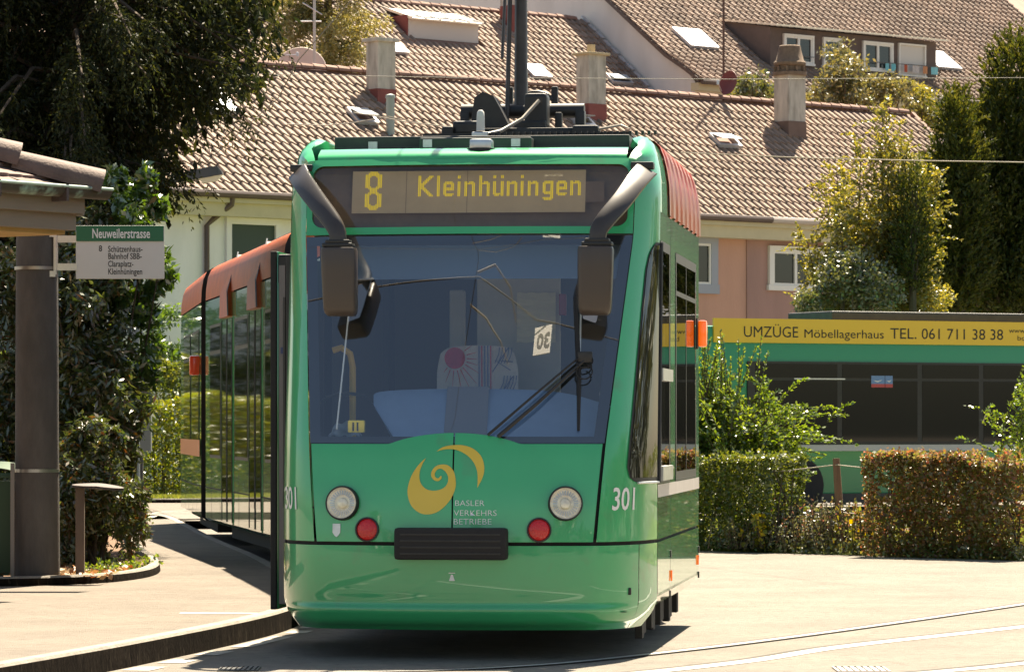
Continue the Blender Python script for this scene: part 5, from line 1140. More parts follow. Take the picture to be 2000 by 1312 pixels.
# ------------------------------------------------------------------ platform furniture at left
# shelter
SD = np.array([.58, .815]); SN = np.array([.815, -.58]); SC = np.array([-3.60, 33.0])   # eave corner, direction along eave away, outward
def Sp(a, o, z): p = SC + SD * a + SN * o; return Vector((p[0], p[1], z))
SAX = (Vector((*SD, 0)), Vector((*SN, 0)), AXZ)
sh_ = thing('shelter', 'tram stop shelter with a tiled hip roof, copper gutter and beige fascia', 'shelter', Sp(-1.5, -1.2, ZP))
def Sg(a, o, z): return Sp(a, o, z)
mb = MB(); mb.box(Sp(-2.0, -.12, 3.36), (4.0, .10, .13), SAX); mb.box(Sp(-2.0, -.20, 3.23), (3.96, .10, .15), SAX); mb.box(Sp(-.02, -1.8, 3.35), (.10, 3.4, .14), SAX)
mb.build('fascia', BEIGE, sh_)
mb = MB(); mb.box(Sp(-2.0, -1.7, 3.145), (3.9, 2.9, .05), SAX); mb.build('soffit', SOFFIT, sh_)
mb = MB()
for (a0, o0, a1, o1) in ((-4.2, .03, .16, .03),): 
    P = []; F = []
    for i, a in enumerate((a0, a1)):
        for k in range(9): an = math.pi + math.pi * k / 8; P.append(Sp(a, o0 + .075 * math.cos(an), 3.50 + .085 * math.sin(an)))
    for k in range(8): F.append((k, k + 1, 10 + k, 9 + k))
    F.append(tuple(range(9))); F.append(tuple(range(9, 18))); mb.add(P, F)
gut = mb.build('gutter', COPPER, sh_, True)
mb = MB(); mb.tube([Sp(-4.2, .105, 3.505), Sp(.165, .105, 3.505)], .014, 8); mb.build('gutter_lip', mat('verdigris', (.36, .46, .38), .5, dirt=((.10, .09, .07), .55, .7, 12)), gut)
mb = MB()
for a in (-.42, -1.25, -2.1): mb.box(Sp(a, .03, 3.45), (.03, .17, .14), SAX)
mb.build('gutter_bracket', GUTTER, gut)
# hip roof: eave along SD, hip rising back-left from the corner
HP = (-1.95, -1.75, 4.28)
mb = MB(); mb.add([Sp(-4.2, 0, 3.47), Sp(0, 0, 3.47), Sp(*HP), Sp(-4.2, -1.75, 4.28), Sp(0, -3.5, 3.47), Sp(-4.2, -3.5, 3.47)], [(0, 1, 2, 3), (1, 4, 2), (4, 5, 3, 2)]); srf = mb.build('roof', RIDGE, sh_)
mb = MB(); cw_ = .17; g_ = .24
for r in range(8):
    l0 = r * g_ / 1.93; 
    f0 = l0; f1 = min(1, f0 + g_ * 1.15 / 1.93); a_end = -1.95 * f0
    for c in range(int((4.2 + a_end) / cw_)):
        a = a_end - (c + 1) * cw_ - (.085 if r % 2 else 0) + .05; j = rng.normal() * .006; P = []
        for (fa, li) in ((f0, .035 + j), (f1, .006)):
            for x in (0, .2, .5, .8, 1): P.append(Sp(a + cw_ * x, -1.75 * fa + (0.03 * math.sin(math.pi * x) if fa == f0 else 0), 3.47 + .81 * fa + li))
        for x in (0, .2, .5, .8, 1): P.append(Sp(a + cw_ * x, -1.75 * f0 + .03 * math.sin(math.pi * x), 3.47 + .81 * f0 + .008))
        mb.add(P, [(i, i + 1, 6 + i, 5 + i) for i in range(4)] + [(10 + i, 11 + i, 1 + i, i) for i in range(4)])
mb.build('roof_tiles', mat('shelter_tile', (.145, .092, .075), .8, island=.25, var=.2, vscale=9), srf, fix=False)
mb = MB(); hv = Sp(*HP) - Sp(0, 0, 3.47); hl_ = hv.length; hu = hv.normalized(); hx = hu.cross(AXZ).normalized(); hz = hx.cross(hu)
for i in range(4):
    P = []; F = []
    for q, r_, lf in ((i * .74 - .06, .17, .06), (i * .74 + .72, .135, .02)):
        for k in range(13): an = -.25 + (math.pi + .5) * k / 12; P.append(Sp(0, 0, 3.47) + hu * q + hx * (r_ * math.cos(an)) + hz * (r_ * math.sin(an) + lf))
    for k in range(12): F.append((k, k + 1, 14 + k, 13 + k))
    F.append(tuple(range(13))); mb.add(P, F)
mb.build('hip_tiles', mat('hip_tile', (.135, .088, .07), .75, var=.25, vscale=6, bump=.3, bscale=40), srf, True)
mb = MB(); mb.box(Sp(-2.6, -1.55, 1.63), (2.6, .12, 3.0), SAX); mb.box(Sp(-1.4, -2.5, 1.63), (.12, 2.0, 3.0), SAX); mb.build('wall', DKWALL, sh_)
# post that carries the stop sign
cx, cy, cr0 = -4.12 * KPL + .05, 33.1 * KPL, .197
ps = thing('post', 'thick round weathered brown post with steel bands carrying the stop sign', 'post', (cx, cy, ZP))
mb = MB(); mb.tube([(cx, cy, ZP - .05), (cx, cy, 1.2), (cx, cy, 2.2), (cx, cy, 3.22)], [cr0 + .012, cr0, cr0 - .004, cr0 - .010], 32); mb.build('shaft', MAST, ps, True)
for z in (3.22, 2.90, 1.08, .45):
    mb = MB(); mb.tube([(cx, cy, z - .015), (cx, cy, z + .015)], cr0 + .006, 32); mb.build('steel_band', BAND, ps, True)
mb = MB(); mb.box((cx - .2, cy - .16, .60), (.035, .03, 1.10)); mb.build('conduit', mat('conduit_grey', (.23, .2, .18), .6), ps)
sg = thing('stop_sign', 'white and green tram stop name sign fixed to the round post', 'sign', (-3.35 * KPL, 33.0 * KPL, 2.82))
MB().box((-3.35 * KPL, 33.0 * KPL, (2.965 - 1.48) * KPL + 1.48), (.755 * KPL, .02 * KPL, .455 * KPL), None, .004).build('panel', SIGNW, sg)
MB().box((-3.35 * KPL, 33.0 * KPL - .015, (3.1245 - 1.48) * KPL + 1.48), (.747 * KPL, .012 * KPL, .132 * KPL)).build('name_band', SIGNG, sg)
mb = MB(); 
for z in (3.16, 2.91): mb.box((-3.80 * KPL, 33.0 * KPL, z), (.17 * KPL, .03 * KPL, .06 * KPL)); 
mb.box((-3.905 * KPL, 33.0 * KPL, (2.975 - 1.48) * KPL + 1.48), (.022 * KPL, .05 * KPL, .40 * KPL)); mb.box((-3.925 * KPL, 33.0 * KPL, (3.12 - 1.48) * KPL + 1.48), (.05 * KPL, .06 * KPL, .05 * KPL)); mb.box((-3.925 * KPL, 33.0 * KPL, (2.78 - 1.48) * KPL + 1.48), (.05 * KPL, .06 * KPL, .05 * KPL)); mb.build('bracket', ALU, sg)
def st(s, x0, x1, zb_, cap, m, name='lettering', b=.0):
    cu = bpy.data.curves.new('m', 'FONT'); cu.body = s; cu.size = 1; ob = bpy.data.objects.new('m', cu); COL.objects.link(ob); bpy.context.view_layer.update(); wd = ob.dimensions.x; bpy.data.objects.remove(ob)
    text(name, s, 1, m, lambda x, y: Vector((x0 + x * (x1 - x0) / wd, 33.0 * KPL - (.0235 if m is WHITE else .0125), zb_ + y * cap * KPL / .63)), sg, 1, b)
xp = lambda px: (px - 1000) * 33.0 * KPL / F0; zp = lambda py: 1.48 + (832 - py) * 33.0 * KPL / F0
st('Neuweilerstrasse', xp(180), xp(292), zp(465), .072, WHITE, b=.015)
st('8', xp(193), xp(199), zp(491), .046, INK, b=.012)
for w, x1, y in (('Schützenhaus-', 278, 492), ('Bahnhof SBB-', 276, 506), ('Claraplatz-', 260, 521), ('Kleinhüningen', 277, 536)): st(w, xp(211), xp(x1), zp(y), .046, INK, b=.012)
# leaning rest: thin post with an oblique oval plate
lx, ly = -3.72 * KPL, 33.25 * KPL
lr = thing('leaning_rest', 'brown post with a thin oval board on top in front of the shrubs', 'leaning rest', (lx, ly, ZP))
MB().box((lx, ly, .49), (.08, .05, .90), None, .004).build('post', BOARDM, lr)
mb = MB(); P = []; n = 24
for k in range(n): a = 2 * math.pi * k / n; P.append(Vector((lx + .165 + .235 * math.cos(a), ly - .03 + .14 * math.sin(a), .93 + .012 * math.sin(a) - .03 * math.cos(a) * (math.cos(a) > 0))))
mb.prism(P, (0, 0, .022)); mb.build('board', mat('board_dark', (.07, .05, .045), .6), lr)
# wheelie bin
bx, by = -4.47 * KPL, 33.4 * KPL
bn = thing('wheelie_bin', 'dark green wheelie bin standing behind the round brown post', 'bin', (bx, by, ZP))
mb = MB(); P = []
for z, w, d in ((.13, .40, .42), (.98, .50, .54)):
    for i, j in ((-1, -1), (1, -1), (1, 1), (-1, 1)): P.append((bx + i * w / 2, by + j * d / 2, z))
mb.add(P, [(0, 1, 2, 3), (4, 5, 6, 7), (0, 1, 5, 4), (1, 2, 6, 5), (2, 3, 7, 6), (3, 0, 4, 7)]); mb.build('body', BINM, bn)
mb = MB(); mb.grid(lambda a, b: (bx - .28 + .56 * a, by - .30 + .62 * b, 1.06 + .06 * math.sin(math.pi * a) * .8 + .05 * b), 8, 4); mb.box((bx, by - .285, 1.035), (.55, .04, .05), None, .01); mb.build('lid', BINM, bn, True)
for i in (-1, 1):
    mb = MB(); mb.disc((bx + i * .19, by + .2, ZP + .1), Vector((0, 1, 0)), AXZ, .1, 16, ((.9, -.03), (1, -.02), (1, .02), (.6, .03))); mb.build('wheel', RUBBER, bn)
# street lamp
lp = thing('street_lamp', 'grey street lamp whose flat head reaches over the far pavement', 'street lamp', (-5.85, 60, ZP))
mb = MB(); mb.tube([(-5.85, 60, 0), (-5.85, 60, 3), (-5.85, 60, 5.0), (-5.75, 60, 5.18), (-5.5, 60, 5.24), (-5.2, 60, 5.30)], [.07, .06, .045, .04, .036, .034], 10); mb.build('pole', POLEM, lp, True)
hx = Vector((.985, 0, .17)).normalized(); hz_ = Vector((-.17, 0, .985)).normalized()
mb = MB(); P = []
for x, w, zt, zb_ in ((0, .07, .05, -.05), (.08, .11, .075, -.055), (.55, .15, .10, -.06), (.68, .13, .09, -.05), (.74, .09, .0, -.05)):
    for y, z in ((-w, zb_), (w, zb_), (w * .8, zt), (-w * .8, zt)): P.append(Vector((-5.23, 60, 5.31)) + hx * x + Vector((0, y, 0)) + hz_ * z)
F = [(0, 1, 2, 3), (16, 17, 18, 19)] + [(4 * j + i, 4 * j + (i + 1) % 4, 4 * j + 4 + (i + 1) % 4, 4 * j + 4 + i) for j in range(4) for i in range(4)]
mb.add(P, F); hd = mb.build('lamp_head', LAMPM, lp)
mb = MB(); P = []
for z, x0, x1, w in ((-.055, .36, .72, .11), (-.13, .41, .64, .07)):
    for x, y in ((x0, -w), (x1, -w), (x1, w), (x0, w)): P.append(Vector((-5.23, 60, 5.31)) + hx * x + Vector((0, y, 0)) + hz_ * z)
mb.add(P, [(0, 1, 2, 3), (4, 5, 6, 7), (0, 1, 5, 4), (1, 2, 6, 5), (2, 3, 7, 6), (3, 0, 4, 7)]); mb.build('lamp_cover', LAMPG, hd)
cb = thing('cabinet', 'grey electrical cabinet on a post between hedge and lamp pole', 'cabinet', (-6.35, 66.5, ZP))
MB().box((-6.33, 66.5, 1.42), (.24, .2, .74), None, .01).build('housing', CABM, cb); MB().box((-6.40, 66.5, .6), (.09, .09, 1.0)).build('foot', mat('dark_post', (.04, .04, .035), .8), cb)
# fence post with wire between the low plants
fp = thing('wire_fence', 'leaning wooden post with two slack wires between the green and red hedges', 'fence', (4.05, 48, -.05))
mb = MB(); mb.tube([(4.08, 48, -.1), (4.07, 48, .45), (4.03, 48, 1.08)], [.052, .052, .045], 10); mb.build('post', POSTM, fp, True)
mb = MB()
for z in (1.0, .42):
    mb.tube([(2.8, 49.4, z - .05), (3.4, 48.7, z - .09), (4.03, 47.95, z), (4.5, 47.4, z - .05), (5.5, 46.3, z - .03)], .007, 5)
mb.build('wire', WIREL, fp, True)
# overhead wires
def wire(label, pts, r, m): o = MB().tube(pts, r, 6).build('overhead_wire', m, None, True); tag(o, label, 'overhead wire', 'overhead wires')
def wp(px, py, Y): return ((px - 1000) * Y / F0, Y, 1.48 + (832 - py) * Y / F0)
wire('thin dark wire crossing the chimneys just above the terrace ridge', [wp(250, 141, 60), wp(900, 152, 61.5), wp(1420, 155, 62), wp(2050, 152, 63)], .005, WIREM)
wire('pale taut wire crossing in front of the cypresses and terrace roof', [wp(1330, 298, 47), wp(1560, 308, 46), wp(1800, 314, 45), wp(2060, 318, 44)], .0065, WIREL)
wire('slanting contact wire that follows the tram down past the pale dish', [(-6.6, 80, 6.7), (-3.75, 62, 6.75), (-3.1, 56, 6.78), (-1.97, 48, 6.8), (-.9, 39, 6.62), (-.1, 30, 6.56), (-.38, 27, 6.55), (-1.1, 23.6, 6.5), (-2.3, 20.7, 6.5), (-4.5, 15, 6.5), (-9, 6, 6.6)], .008, WIREM)
wire('pale span wires meeting in front of the first chimney and vent pipe', [wp(560, 243, 40), wp(640, 245, 40), wp(690, 240, 40), wp(760, 228, 40), wp(830, 243, 39.5)], .006, WIREL)
wire('second pale span wire drooping beside the vent pipe', [wp(690, 220, 40), wp(740, 228, 40), wp(800, 240, 39.7), wp(900, 250, 39)], .006, WIREL)
wire('span wire above the front of the tram that the square sign hangs from', [(-9, 24.3, 6.9), (-2.96, 23.65, 6.6), (-1.1, 23.4, 6.58), (.05, 22.7, 6.66), (.45, 22.6, 6.68), (7, 20.6, 7.1)], .008, WIREM)
o = MB().tube([(-1.12, 23.5, 6.52), (-.8, 23.45, 6.62), (-.5, 23.2, 6.58), (-.35, 22.9, 6.45)], .013, 6).tube([(-1.3, 23.2, 6.5), (-1.0, 22.9, 6.62), (-.7, 22.6, 6.6), (-.5, 22.3, 6.5)], .012, 6).build('registration_arm', WIREL, None, True); tag(o, 'pale curved steadying arms of the overhead wire mirrored in the windshield', 'wire arm')
ss = thing('speed_sign', 'square white sign reading 30 on the span wire, mirrored in the windshield', 'sign', (.22, 22.65, 6.4))
mb = MB(); mb.box((.23, 22.62, 6.42), (.36, .012, .44)); mb.build('sign_panel', mat('sign_white_bright', (.72, .70, .66), .6), ss)
text('lettering', '30', .33, INK, lambda x, y: Vector((.23 + .165 - x, 22.63, 6.30 + y)), ss, .86, .01)
# ------------------------------------------------------------------ vegetation
def P2(px, py, Y): return np.array([(px - 1000) * Y / F0, Y, 1.48 + (832 - py) * Y / F0])
def inpoly(x, z, poly):
    c = False; n = len(poly); j = n - 1
    for i in range(n):
        (xi, zi), (xj, zj) = poly[i], poly[j]
        if (zi > z) != (zj > z) and x < (xj - xi) * (z - zi) / (zj - zi) + xi: c = not c
        j = i
    return c
# dark conifer over the stop
tr = thing('conifer', 'large dark drooping conifer overhanging the stop shelter and white house', 'tree', (-5.05, 43.3, ZP))
cpoly = [(-9.5, 11.5), (-7.5, 12.5), (-4.5, 12.0), (-3.0, 9.5), (-2.62, 7.2), (-2.55, 6.05), (-2.9, 5.65), (-2.85, 5.2), (-3.1, 5.0), (-3.45, 4.9), (-3.7, 4.5), (-3.8, 4.2), (-3.95, 3.9), (-4.1, 3.4), (-4.3, 2.9), (-4.9, 2.6), (-6.0, 2.6), (-9.5, 3)]
lc = LC(); tw_ = MB(); tw_.tube([(-5.05, 43.3, 0), (-5.0, 43.3, 2), (-4.95, 43.2, 4), (-4.9, 43.3, 7), (-4.9, 43.3, 11)], [.24, .2, .17, .13, .04], 10); nb = 0
while nb < 300:
    ex, ez = rng.uniform(-8.2, -2.2), rng.uniform(2.7, 7.6 if nb < 250 else 12)
    if not inpoly(ex, ez, cpoly): continue
    ey = 43.3 + rng.uniform(-3.0, 2.4); nb += 1; sz = ez + rng.uniform(-.1, .9); a = np.array([-4.95, 43.3, sz]); b = np.array([ex, ey, ez]); ln = np.linalg.norm(b - a)
    mid = (a + b) / 2 + np.array([0, 0, .12 * ln]); tw_.tube([tuple(a), tuple(mid), tuple(b)], [.04, .025, .008], 5, False)
    for k in range(int(34 + 16 * ln)):
        t = rng.uniform(.25, 1.0); p = a * (1 - t) ** 2 + 2 * mid * t * (1 - t) + b * t * t + rng.normal(size=3) * .06; d = nrm((b - a)[None])[0] * .6 + rng.normal(size=3) * .6; d[2] -= .35
        if not inpoly(p[0], p[2], cpoly): continue
        spray(lc, p, d, rng.uniform(.22, .5), 17, .066, .021, .75, .55)
for _ in range(900):
    x, z = rng.uniform(-8.5, -2.5), rng.uniform(2.7, 9)
    if inpoly(x + .22, z - .22, cpoly) and inpoly(x + .1, z, cpoly): blob(lc, (x, 44.2 + rng.uniform(-.8, 1.4), z), (.45, .4, .4), 60, .16, .07, .8, .1, .6)
lc.mesh('crown', L_CONIF, tr); tw_.build('trunk', BARK, tr, True)
# shrubs in the planting bed
def shrub(name, label, base, blobs, n, L, Wd, lm, cat='shrub', droop=.3, stems=8, group=None, hollow=.55, jit=.6):
    t = thing(name, label, cat, base, group); lc = LC(); tot = sum(b[1][0] * b[1][2] for b in blobs); mb = MB()
    for c, r in blobs:
        k = int(n * r[0] * r[2] / tot); m_ = max(3, int(k / 90))
        # clumps inside the blob
        for _ in range(m_):
            q = inball(1)[0]; q = q / max(np.linalg.norm(q), 1e-6) * (hollow + (1 - hollow) * rng.random()); cc = np.array(c) + q * np.array(r); s_ = rng.uniform(.16, .34)
            blob(lc, cc, np.array(r) * s_ + .03, int(k / m_), L, Wd, droop, .2, jit)
        for _ in range(max(1, int(stems / len(blobs)))):
            e = np.array(c) + inball(1)[0] * np.array(r) * .8; b = np.array(base) + rng.normal(size=3) * np.array([.08, .08, 0]); mb.tube([tuple(b), tuple((b + e) / 2 + rng.normal(size=3) * .08), tuple(e)], [.022, .015, .005], 5, False)
    lc.mesh('foliage', lm, t); mb.build('stem', BARK, t); return t
shrub('rhododendron', 'tall dark glossy shrub behind the round post under the conifer', (-4.3, 39.4, ZP), [((-4.4, 39.6, 2.6), (.55, .7, .75)), ((-4.15, 39.4, 1.75), (.48, .6, .7)), ((-4.5, 39.4, 1.0), (.45, .6, .9)), ((-4.05, 39.6, 1.3), (.32, .5, .35)), ((-4.6, 40, 3.2), (.6, .6, .6)), ((-5.15, 40.3, 1.1), (.55, .6, 1.1)), ((-5.2, 40.5, 2.6), (.6, .6, .8))], 34000, .125, .036, L_RHODO, droop=.45, stems=14)  # last two blobs added to darken the gap left of the post
shrub('rhododendron', 'lower glossy shrub behind the leaning rest in the kerbed bed', (-4.1, 37.3, ZP + .04), [((-4.12, 37.4, .92), (.40, .5, .55)), ((-3.88, 37.6, .58), (.36, .5, .42)), ((-4.3, 37.3, .58), (.3, .5, .45)), ((-4.0, 37.3, 1.36), (.26, .35, .25))], 11000, .09, .03, L_RHODO, droop=.3, stems=12)
shrub('laurel', 'bright green broad leaved laurel catching the sun beside the stop sign', (-4.3, 40.4, ZP), [((-3.82, 40, 3.6), (.26, .4, .5)), ((-3.9, 40.2, 2.95), (.38, .4, .5)), ((-3.75, 40.0, 3.15), (.22, .3, .4)), ((-4.05, 40.3, 2.3), (.35, .3, .6)), ((-3.95, 40.2, 3.9), (.3, .4, .4))], 7000, .125, .05, L_LAUREL, droop=.25, stems=4)
t = thing('ground_plants', 'low sprawling green plants and dry leaves along the bed kerb', 'plants', (-3.7, 37, ZP + .04)); lc = LC()
for _ in range(60):
    x, y = rng.uniform(-3.95, -3.52), rng.uniform(35.4, 38.5)
    spray(lc, (x, y, ZP + .05), (rng.normal() * .5, rng.normal() * .5, .8), rng.uniform(.08, .26), 10, .05, .028, .4)
lc.mesh('leaf', L_BUSH, t); lc = LC(); n = 420; C = np.stack([rng.uniform(-4.7, -3.6, n), rng.uniform(34.7, 37.5, n), np.full(n, ZP + .06) + rng.random(n) * .04], 1); lc.add(C, rng.normal(size=(n, 3)) * [1, 1, .3], .075, .05, np.array([0, 0, 1.0])); lc.mesh('dry_leaf', L_DRY, t)
# far left hedges and bush, along the path
hedge('hedge', [(-22, 76), (-9.5, 75), (-3.5, 75)], 1.3, 1.95, .1, 60000, .10, .065, L_GOLDH, 'lower golden green hedge behind the sunny grass strip', shoots=60)
hedge('hedge', [(-22, 78.2), (-10, 77.6), (-4.5, 77.6)], 1.2, 2.78, .1, 52000, .10, .065, L_HEDGE, 'taller clipped hedge behind the golden hedge, bright along its top', shoots=60)
hedge('hedge', [(-22, 80.0), (-8.4, 79.6)], 1.0, 4.0, .1, 24000, .13, .075, L_LAUREL, 'tall laurel hedge added out of sight behind the dark conifer for the rear car reflections', shoots=30)  # hidden hedge added to darken what the rear cars reflect
shrub('laurel', 'big rounded laurel in front of the white house wall', (-6.6, 79.3, .1), [((-6.8, 79.3, 3.1), (.9, .8, 1.0)), ((-5.9, 79.4, 2.9), (.8, .7, .9)), ((-7.5, 79.4, 2.8), (.7, .7, .7))], 6000, .14, .06, L_LAUREL, droop=.1)
# right side hedges and bushes between road and bus
hedge('hedge', sc_([(.9, 47.1), (2.3, 46.45), (3.25, 45.45)], KG), .8, 1.20, GZ, 30000, .058, .036, L_HEDGE, 'clipped green hedge beside the road next to the tram side', shoots=60, gaps=.06)
hedge('hedge', sc_([(4.22, 44.15), (5.0, 43.4), (5.72, 42.75)], KG), .66, 1.20, GZ, 26000, .058, .038, L_RED, 'clipped hedge turning red along the edge of the road', shoots=60, gaps=.12, wav=.14)
t = thing('privet', 'tall arching light green bush in front of the bus, beside the tram side', 'shrub', (2.95, 51, -.05)); lc = LC(); mb = MB()
for _ in range(240):
    a = rng.uniform(0, 2 * math.pi); k = rng.random(); p = np.array([2.95 + rng.normal() * .35, 51 + rng.normal() * .4, rng.uniform(.3, 1.7)]); ln = rng.uniform(.5, 1.05)
    d = np.array([math.cos(a) * .7 + .12, math.sin(a) * .5, rng.uniform(.25, 1.3)]); spray(lc, p, d, ln, int(80 * ln), .07, .038, .32, .75, mb)
for _ in range(26):
    p = np.array([3.2 + rng.normal() * .2, 50.8 + rng.normal() * .3, rng.uniform(.9, 1.6)]); spray(lc, p, (1, rng.normal() * .3, rng.uniform(.1, .75)), rng.uniform(.7, 1.15), 60, .065, .032, .28, .7, mb)
for _ in range(60):
    p = np.array([2.62 + rng.normal() * .25, 51 + rng.normal() * .3, rng.uniform(1.5, 2.0)]); spray(lc, p, (rng.normal() * .25, rng.normal() * .25, 1), rng.uniform(.5, 1.0), 45, .055, .026, .08, .6, mb)
for c, r in (((2.78, 51.1, 1.1), (.75, .6, .8)), ((3.3, 51, .9), (.6, .5, .6)), ((2.35, 51, 1.5), (.45, .4, .6))): blob(lc, c, r, 4500, .07, .04, .1, .3, .7)
lc.mesh('foliage', L_BUSH, t); mb.build('stem', BARK, t)
t = thing('privet', 'light green bush with pointed shoots behind the red hedge', 'shrub', (6.75, 49.4, -.05)); lc = LC(); mb = MB()
for _ in range(70):
    p = np.array([6.75 + rng.normal() * .3, 49.4 + rng.normal() * .3, rng.uniform(.6, 1.6)]); spray(lc, p, (rng.normal() * .6 - .15, rng.normal() * .4, rng.uniform(.3, 1.1)), rng.uniform(.4, .85), 42, .06, .03, .25, .7, mb)
for c, r in (((6.8, 49.4, 1.1), (.5, .5, .55)), ((6.7, 49.4, 1.75), (.3, .3, .6))): blob(lc, c, r, 1500, .06, .03, .1, .4, .7)
lc.mesh('foliage', L_BUSH, t); mb.build('stem', BARK, t)
for i, (px, Y, h, lab, m) in enumerate(((1470, 45.2, .42, 'yellowing low plant at the foot of the green hedge', L_YEL), (1530, 45.3, .40, 'grey green low plant in the verge next to the yellowing one', L_LOW), (1580, 45.0, .50, 'bushy low plant with pale specks in the middle of the verge', L_LOW), (1622, 44.9, .62, 'reddish tipped low plant just left of the wooden post', L_LOW), (1662, 44.5, .50, 'bright yellow leaved plant at the foot of the wooden post', L_YEL), (1705, 44.4, .66, 'red leaved sapling between the wooden post and the red hedge', L_RED), (1500, 45.8, .62, 'tall dry green weed between the green hedge and the verge', L_LOW), (1555, 45.6, .66, 'dusty green weed with pinkish tips behind the low plants', L_LOW), (1602, 45.5, .58, 'low green weed standing just behind the reddish tipped plant', L_GARDEN), (1685, 45.0, .55, 'dry green weed right of the yellow leaved plant', L_LOW), (1440, 45.4, .36, 'short dark green plant at the road edge under the green hedge', L_GARDEN))):
    Y = Y * KG; h = h * 1.1; x = (px - 1000) * Y / F0; t = thing('low_plant', lab, 'plant', (x, Y, -.05), 'low plants in the verge'); lc = LC(); mb = MB(); yl = m is L_YEL
    for _ in range(40 if not yl else 9):
        p = np.array([x + rng.normal() * .13, Y + rng.normal() * .15, -.05]); spray(lc, p, (rng.normal() * .22, rng.normal() * .22, 1), h * rng.uniform(.5, 1.1), 22 if not yl else 11, .05 if not yl else .085, .026 if not yl else .07, .1, .9, mb)
    lc.mesh('leaf', m, t); mb.build('stem', BARK, t)
lc = LC(); n = 16000; tt = rng.random(n); ix = np.clip((tt * (len(VE) - 1)).astype(int), 0, len(VE) - 2); fr = (tt * (len(VE) - 1) - ix)[:, None]; b = np.array([VE[i] for i in ix]) * (1 - fr) + np.array([VE[i + 1] for i in ix]) * fr
C = np.zeros((n, 3)); C[:, :2] = b + np.stack([np.zeros(n), np.abs(rng.normal(size=n)) * .5 - .06 * rng.random(n) ** 3 * 3], 1); C[:, 2] = GZ + .02 + np.abs(rng.normal(size=n)) * .09
lc.add(C, rng.normal(size=(n, 3)), .055 * rng.uniform(.7, 1.3, n), .035); o = lc.mesh('ground_cover', L_GARDEN); tag(o, 'low leafy ground cover along the edge of the road', 'ground cover', None, 'stuff')
hedge('hedge', [(9.0, 47.5), (13, 44), (20, 38)], 1.2, 1.5, GZ, 16000, .10, .06, L_GOLDH, 'sunny hedge along the road beyond the red one, mirrored in the bus windows', shoots=40)
# trees behind the bus and between the houses
def tree(name, label, base, h, trunkr, blobs, n, L, Wd, lm, group=None, droop=.1, clump=110, cr=.3, hollow=.35, limbs=14, lean=0.0):
    t = thing(name, label, 'tree', base, group); lc = LC(); mb = MB(); b = np.array(base); tot = sum(bl[1][0] * bl[1][2] for bl in blobs)
    mb.tube([tuple(b), tuple(b + [lean * .3, 0, h * .35]), tuple(b + [lean * .7, 0, h * .7]), tuple(b + [lean, 0, h])], [trunkr, trunkr * .8, trunkr * .5, trunkr * .15], 8)
    for c, r in blobs:
        c = np.array(c); r = np.array(r); k = int(n * r[0] * r[2] / tot); m_ = max(2, int(k / clump))
        for i in range(m_):
            q = inball(1)[0]; q = q / max(np.linalg.norm(q), 1e-6) * (hollow + (1 - hollow) * rng.random() ** .6); cc = c + q * r; s_ = cr * rng.uniform(.6, 1.3)
            blob(lc, cc, (s_, s_, s_ * .7), int(k / m_), L, Wd, droop, .1, .8)
            if i % max(1, int(m_ / max(1, limbs / len(blobs)))) == 0:
                zt = b[2] + min(h * .9, max(h * .2, (cc[2] - b[2]) * .65)); a = np.array([b[0] + lean * (zt - b[2]) / h, b[1], zt]); mb.tube([tuple(a), tuple((a + cc) / 2 + rng.normal(size=3) * .1), tuple(cc)], [trunkr * .35, trunkr * .2, .012], 5, False)
    lc.mesh('crown', lm, t); mb.build('trunk', BARK, t, True); return t
def B3(px, py, Y, rx, ry, rz): p = P2(px, py, Y); k = Y / F0; return (tuple(p), (rx * k, ry, rz * k))
t = thing('garden_tree', 'airy golden green tree behind the bus in front of the mauve wall', 'tree', (6.9, 74, 0)); lc = LC(); mb = MB(); b0 = np.array([6.9, 74, 0])
for st_ in range(11):
    e = np.array(B3(1585 + st_ * 25 + rng.normal() * 14, [470, 430, 370, 330, 290, 225, 275, 310, 300, 370, 350][st_], 74, 1, 1, 1)[0]); e[1] += rng.normal() * .5; a = b0 + [(st_ - 5) * .1, rng.normal() * .2, 1.2]; m_ = a * .45 + e * .55 + [(-.1 if st_ < 5 else .1), 0, .5]
    mb.tube([tuple(b0 + [(st_ - 5) * .03, 0, 0]), tuple(a), tuple(m_), tuple(e)], [.05, .04, .025, .006], 5, False)
    for k in range(150):
        u = rng.uniform(.25, 1.02); p = a * (1 - u) ** 2 + 2 * m_ * u * (1 - u) + e * u * u; sp = .42 * (1.15 - u * .75); p = p + rng.normal(size=3) * sp * np.array([1, 1.1, .8]) * .55
        d = rng.normal(size=3) + [0, 0, .5]; spray(lc, p, d, rng.uniform(.25, .6), 22, .075, .042, .25, .8, mb if k % 4 == 0 else None)
for (px, py, rx, rz) in ((1680, 530, 60, 70), (1750, 520, 80, 80), (1720, 440, 70, 60), (1620, 600, 60, 22), (1790, 580, 80, 40)):
    c, r = B3(px, py, 74, rx, .8, rz); blob(lc, c, r, 3200, .075, .042, .1, .2, .9)
lc.mesh('crown', L_GOLD, t); mb.build('trunk', BARK, t)
tree('garden_tree', 'dense green shrub tree under the mauve window behind the bus', (6.2, 72.5, .0), 4.6, .08, [B3(1655, 545, 72.5, 55, .7, 55), B3(1600, 592, 72.5, 48, .6, 26), B3(1700, 565, 72.5, 65, .7, 50)], 10000, .085, .05, L_GARDEN, clump=70, cr=.25)
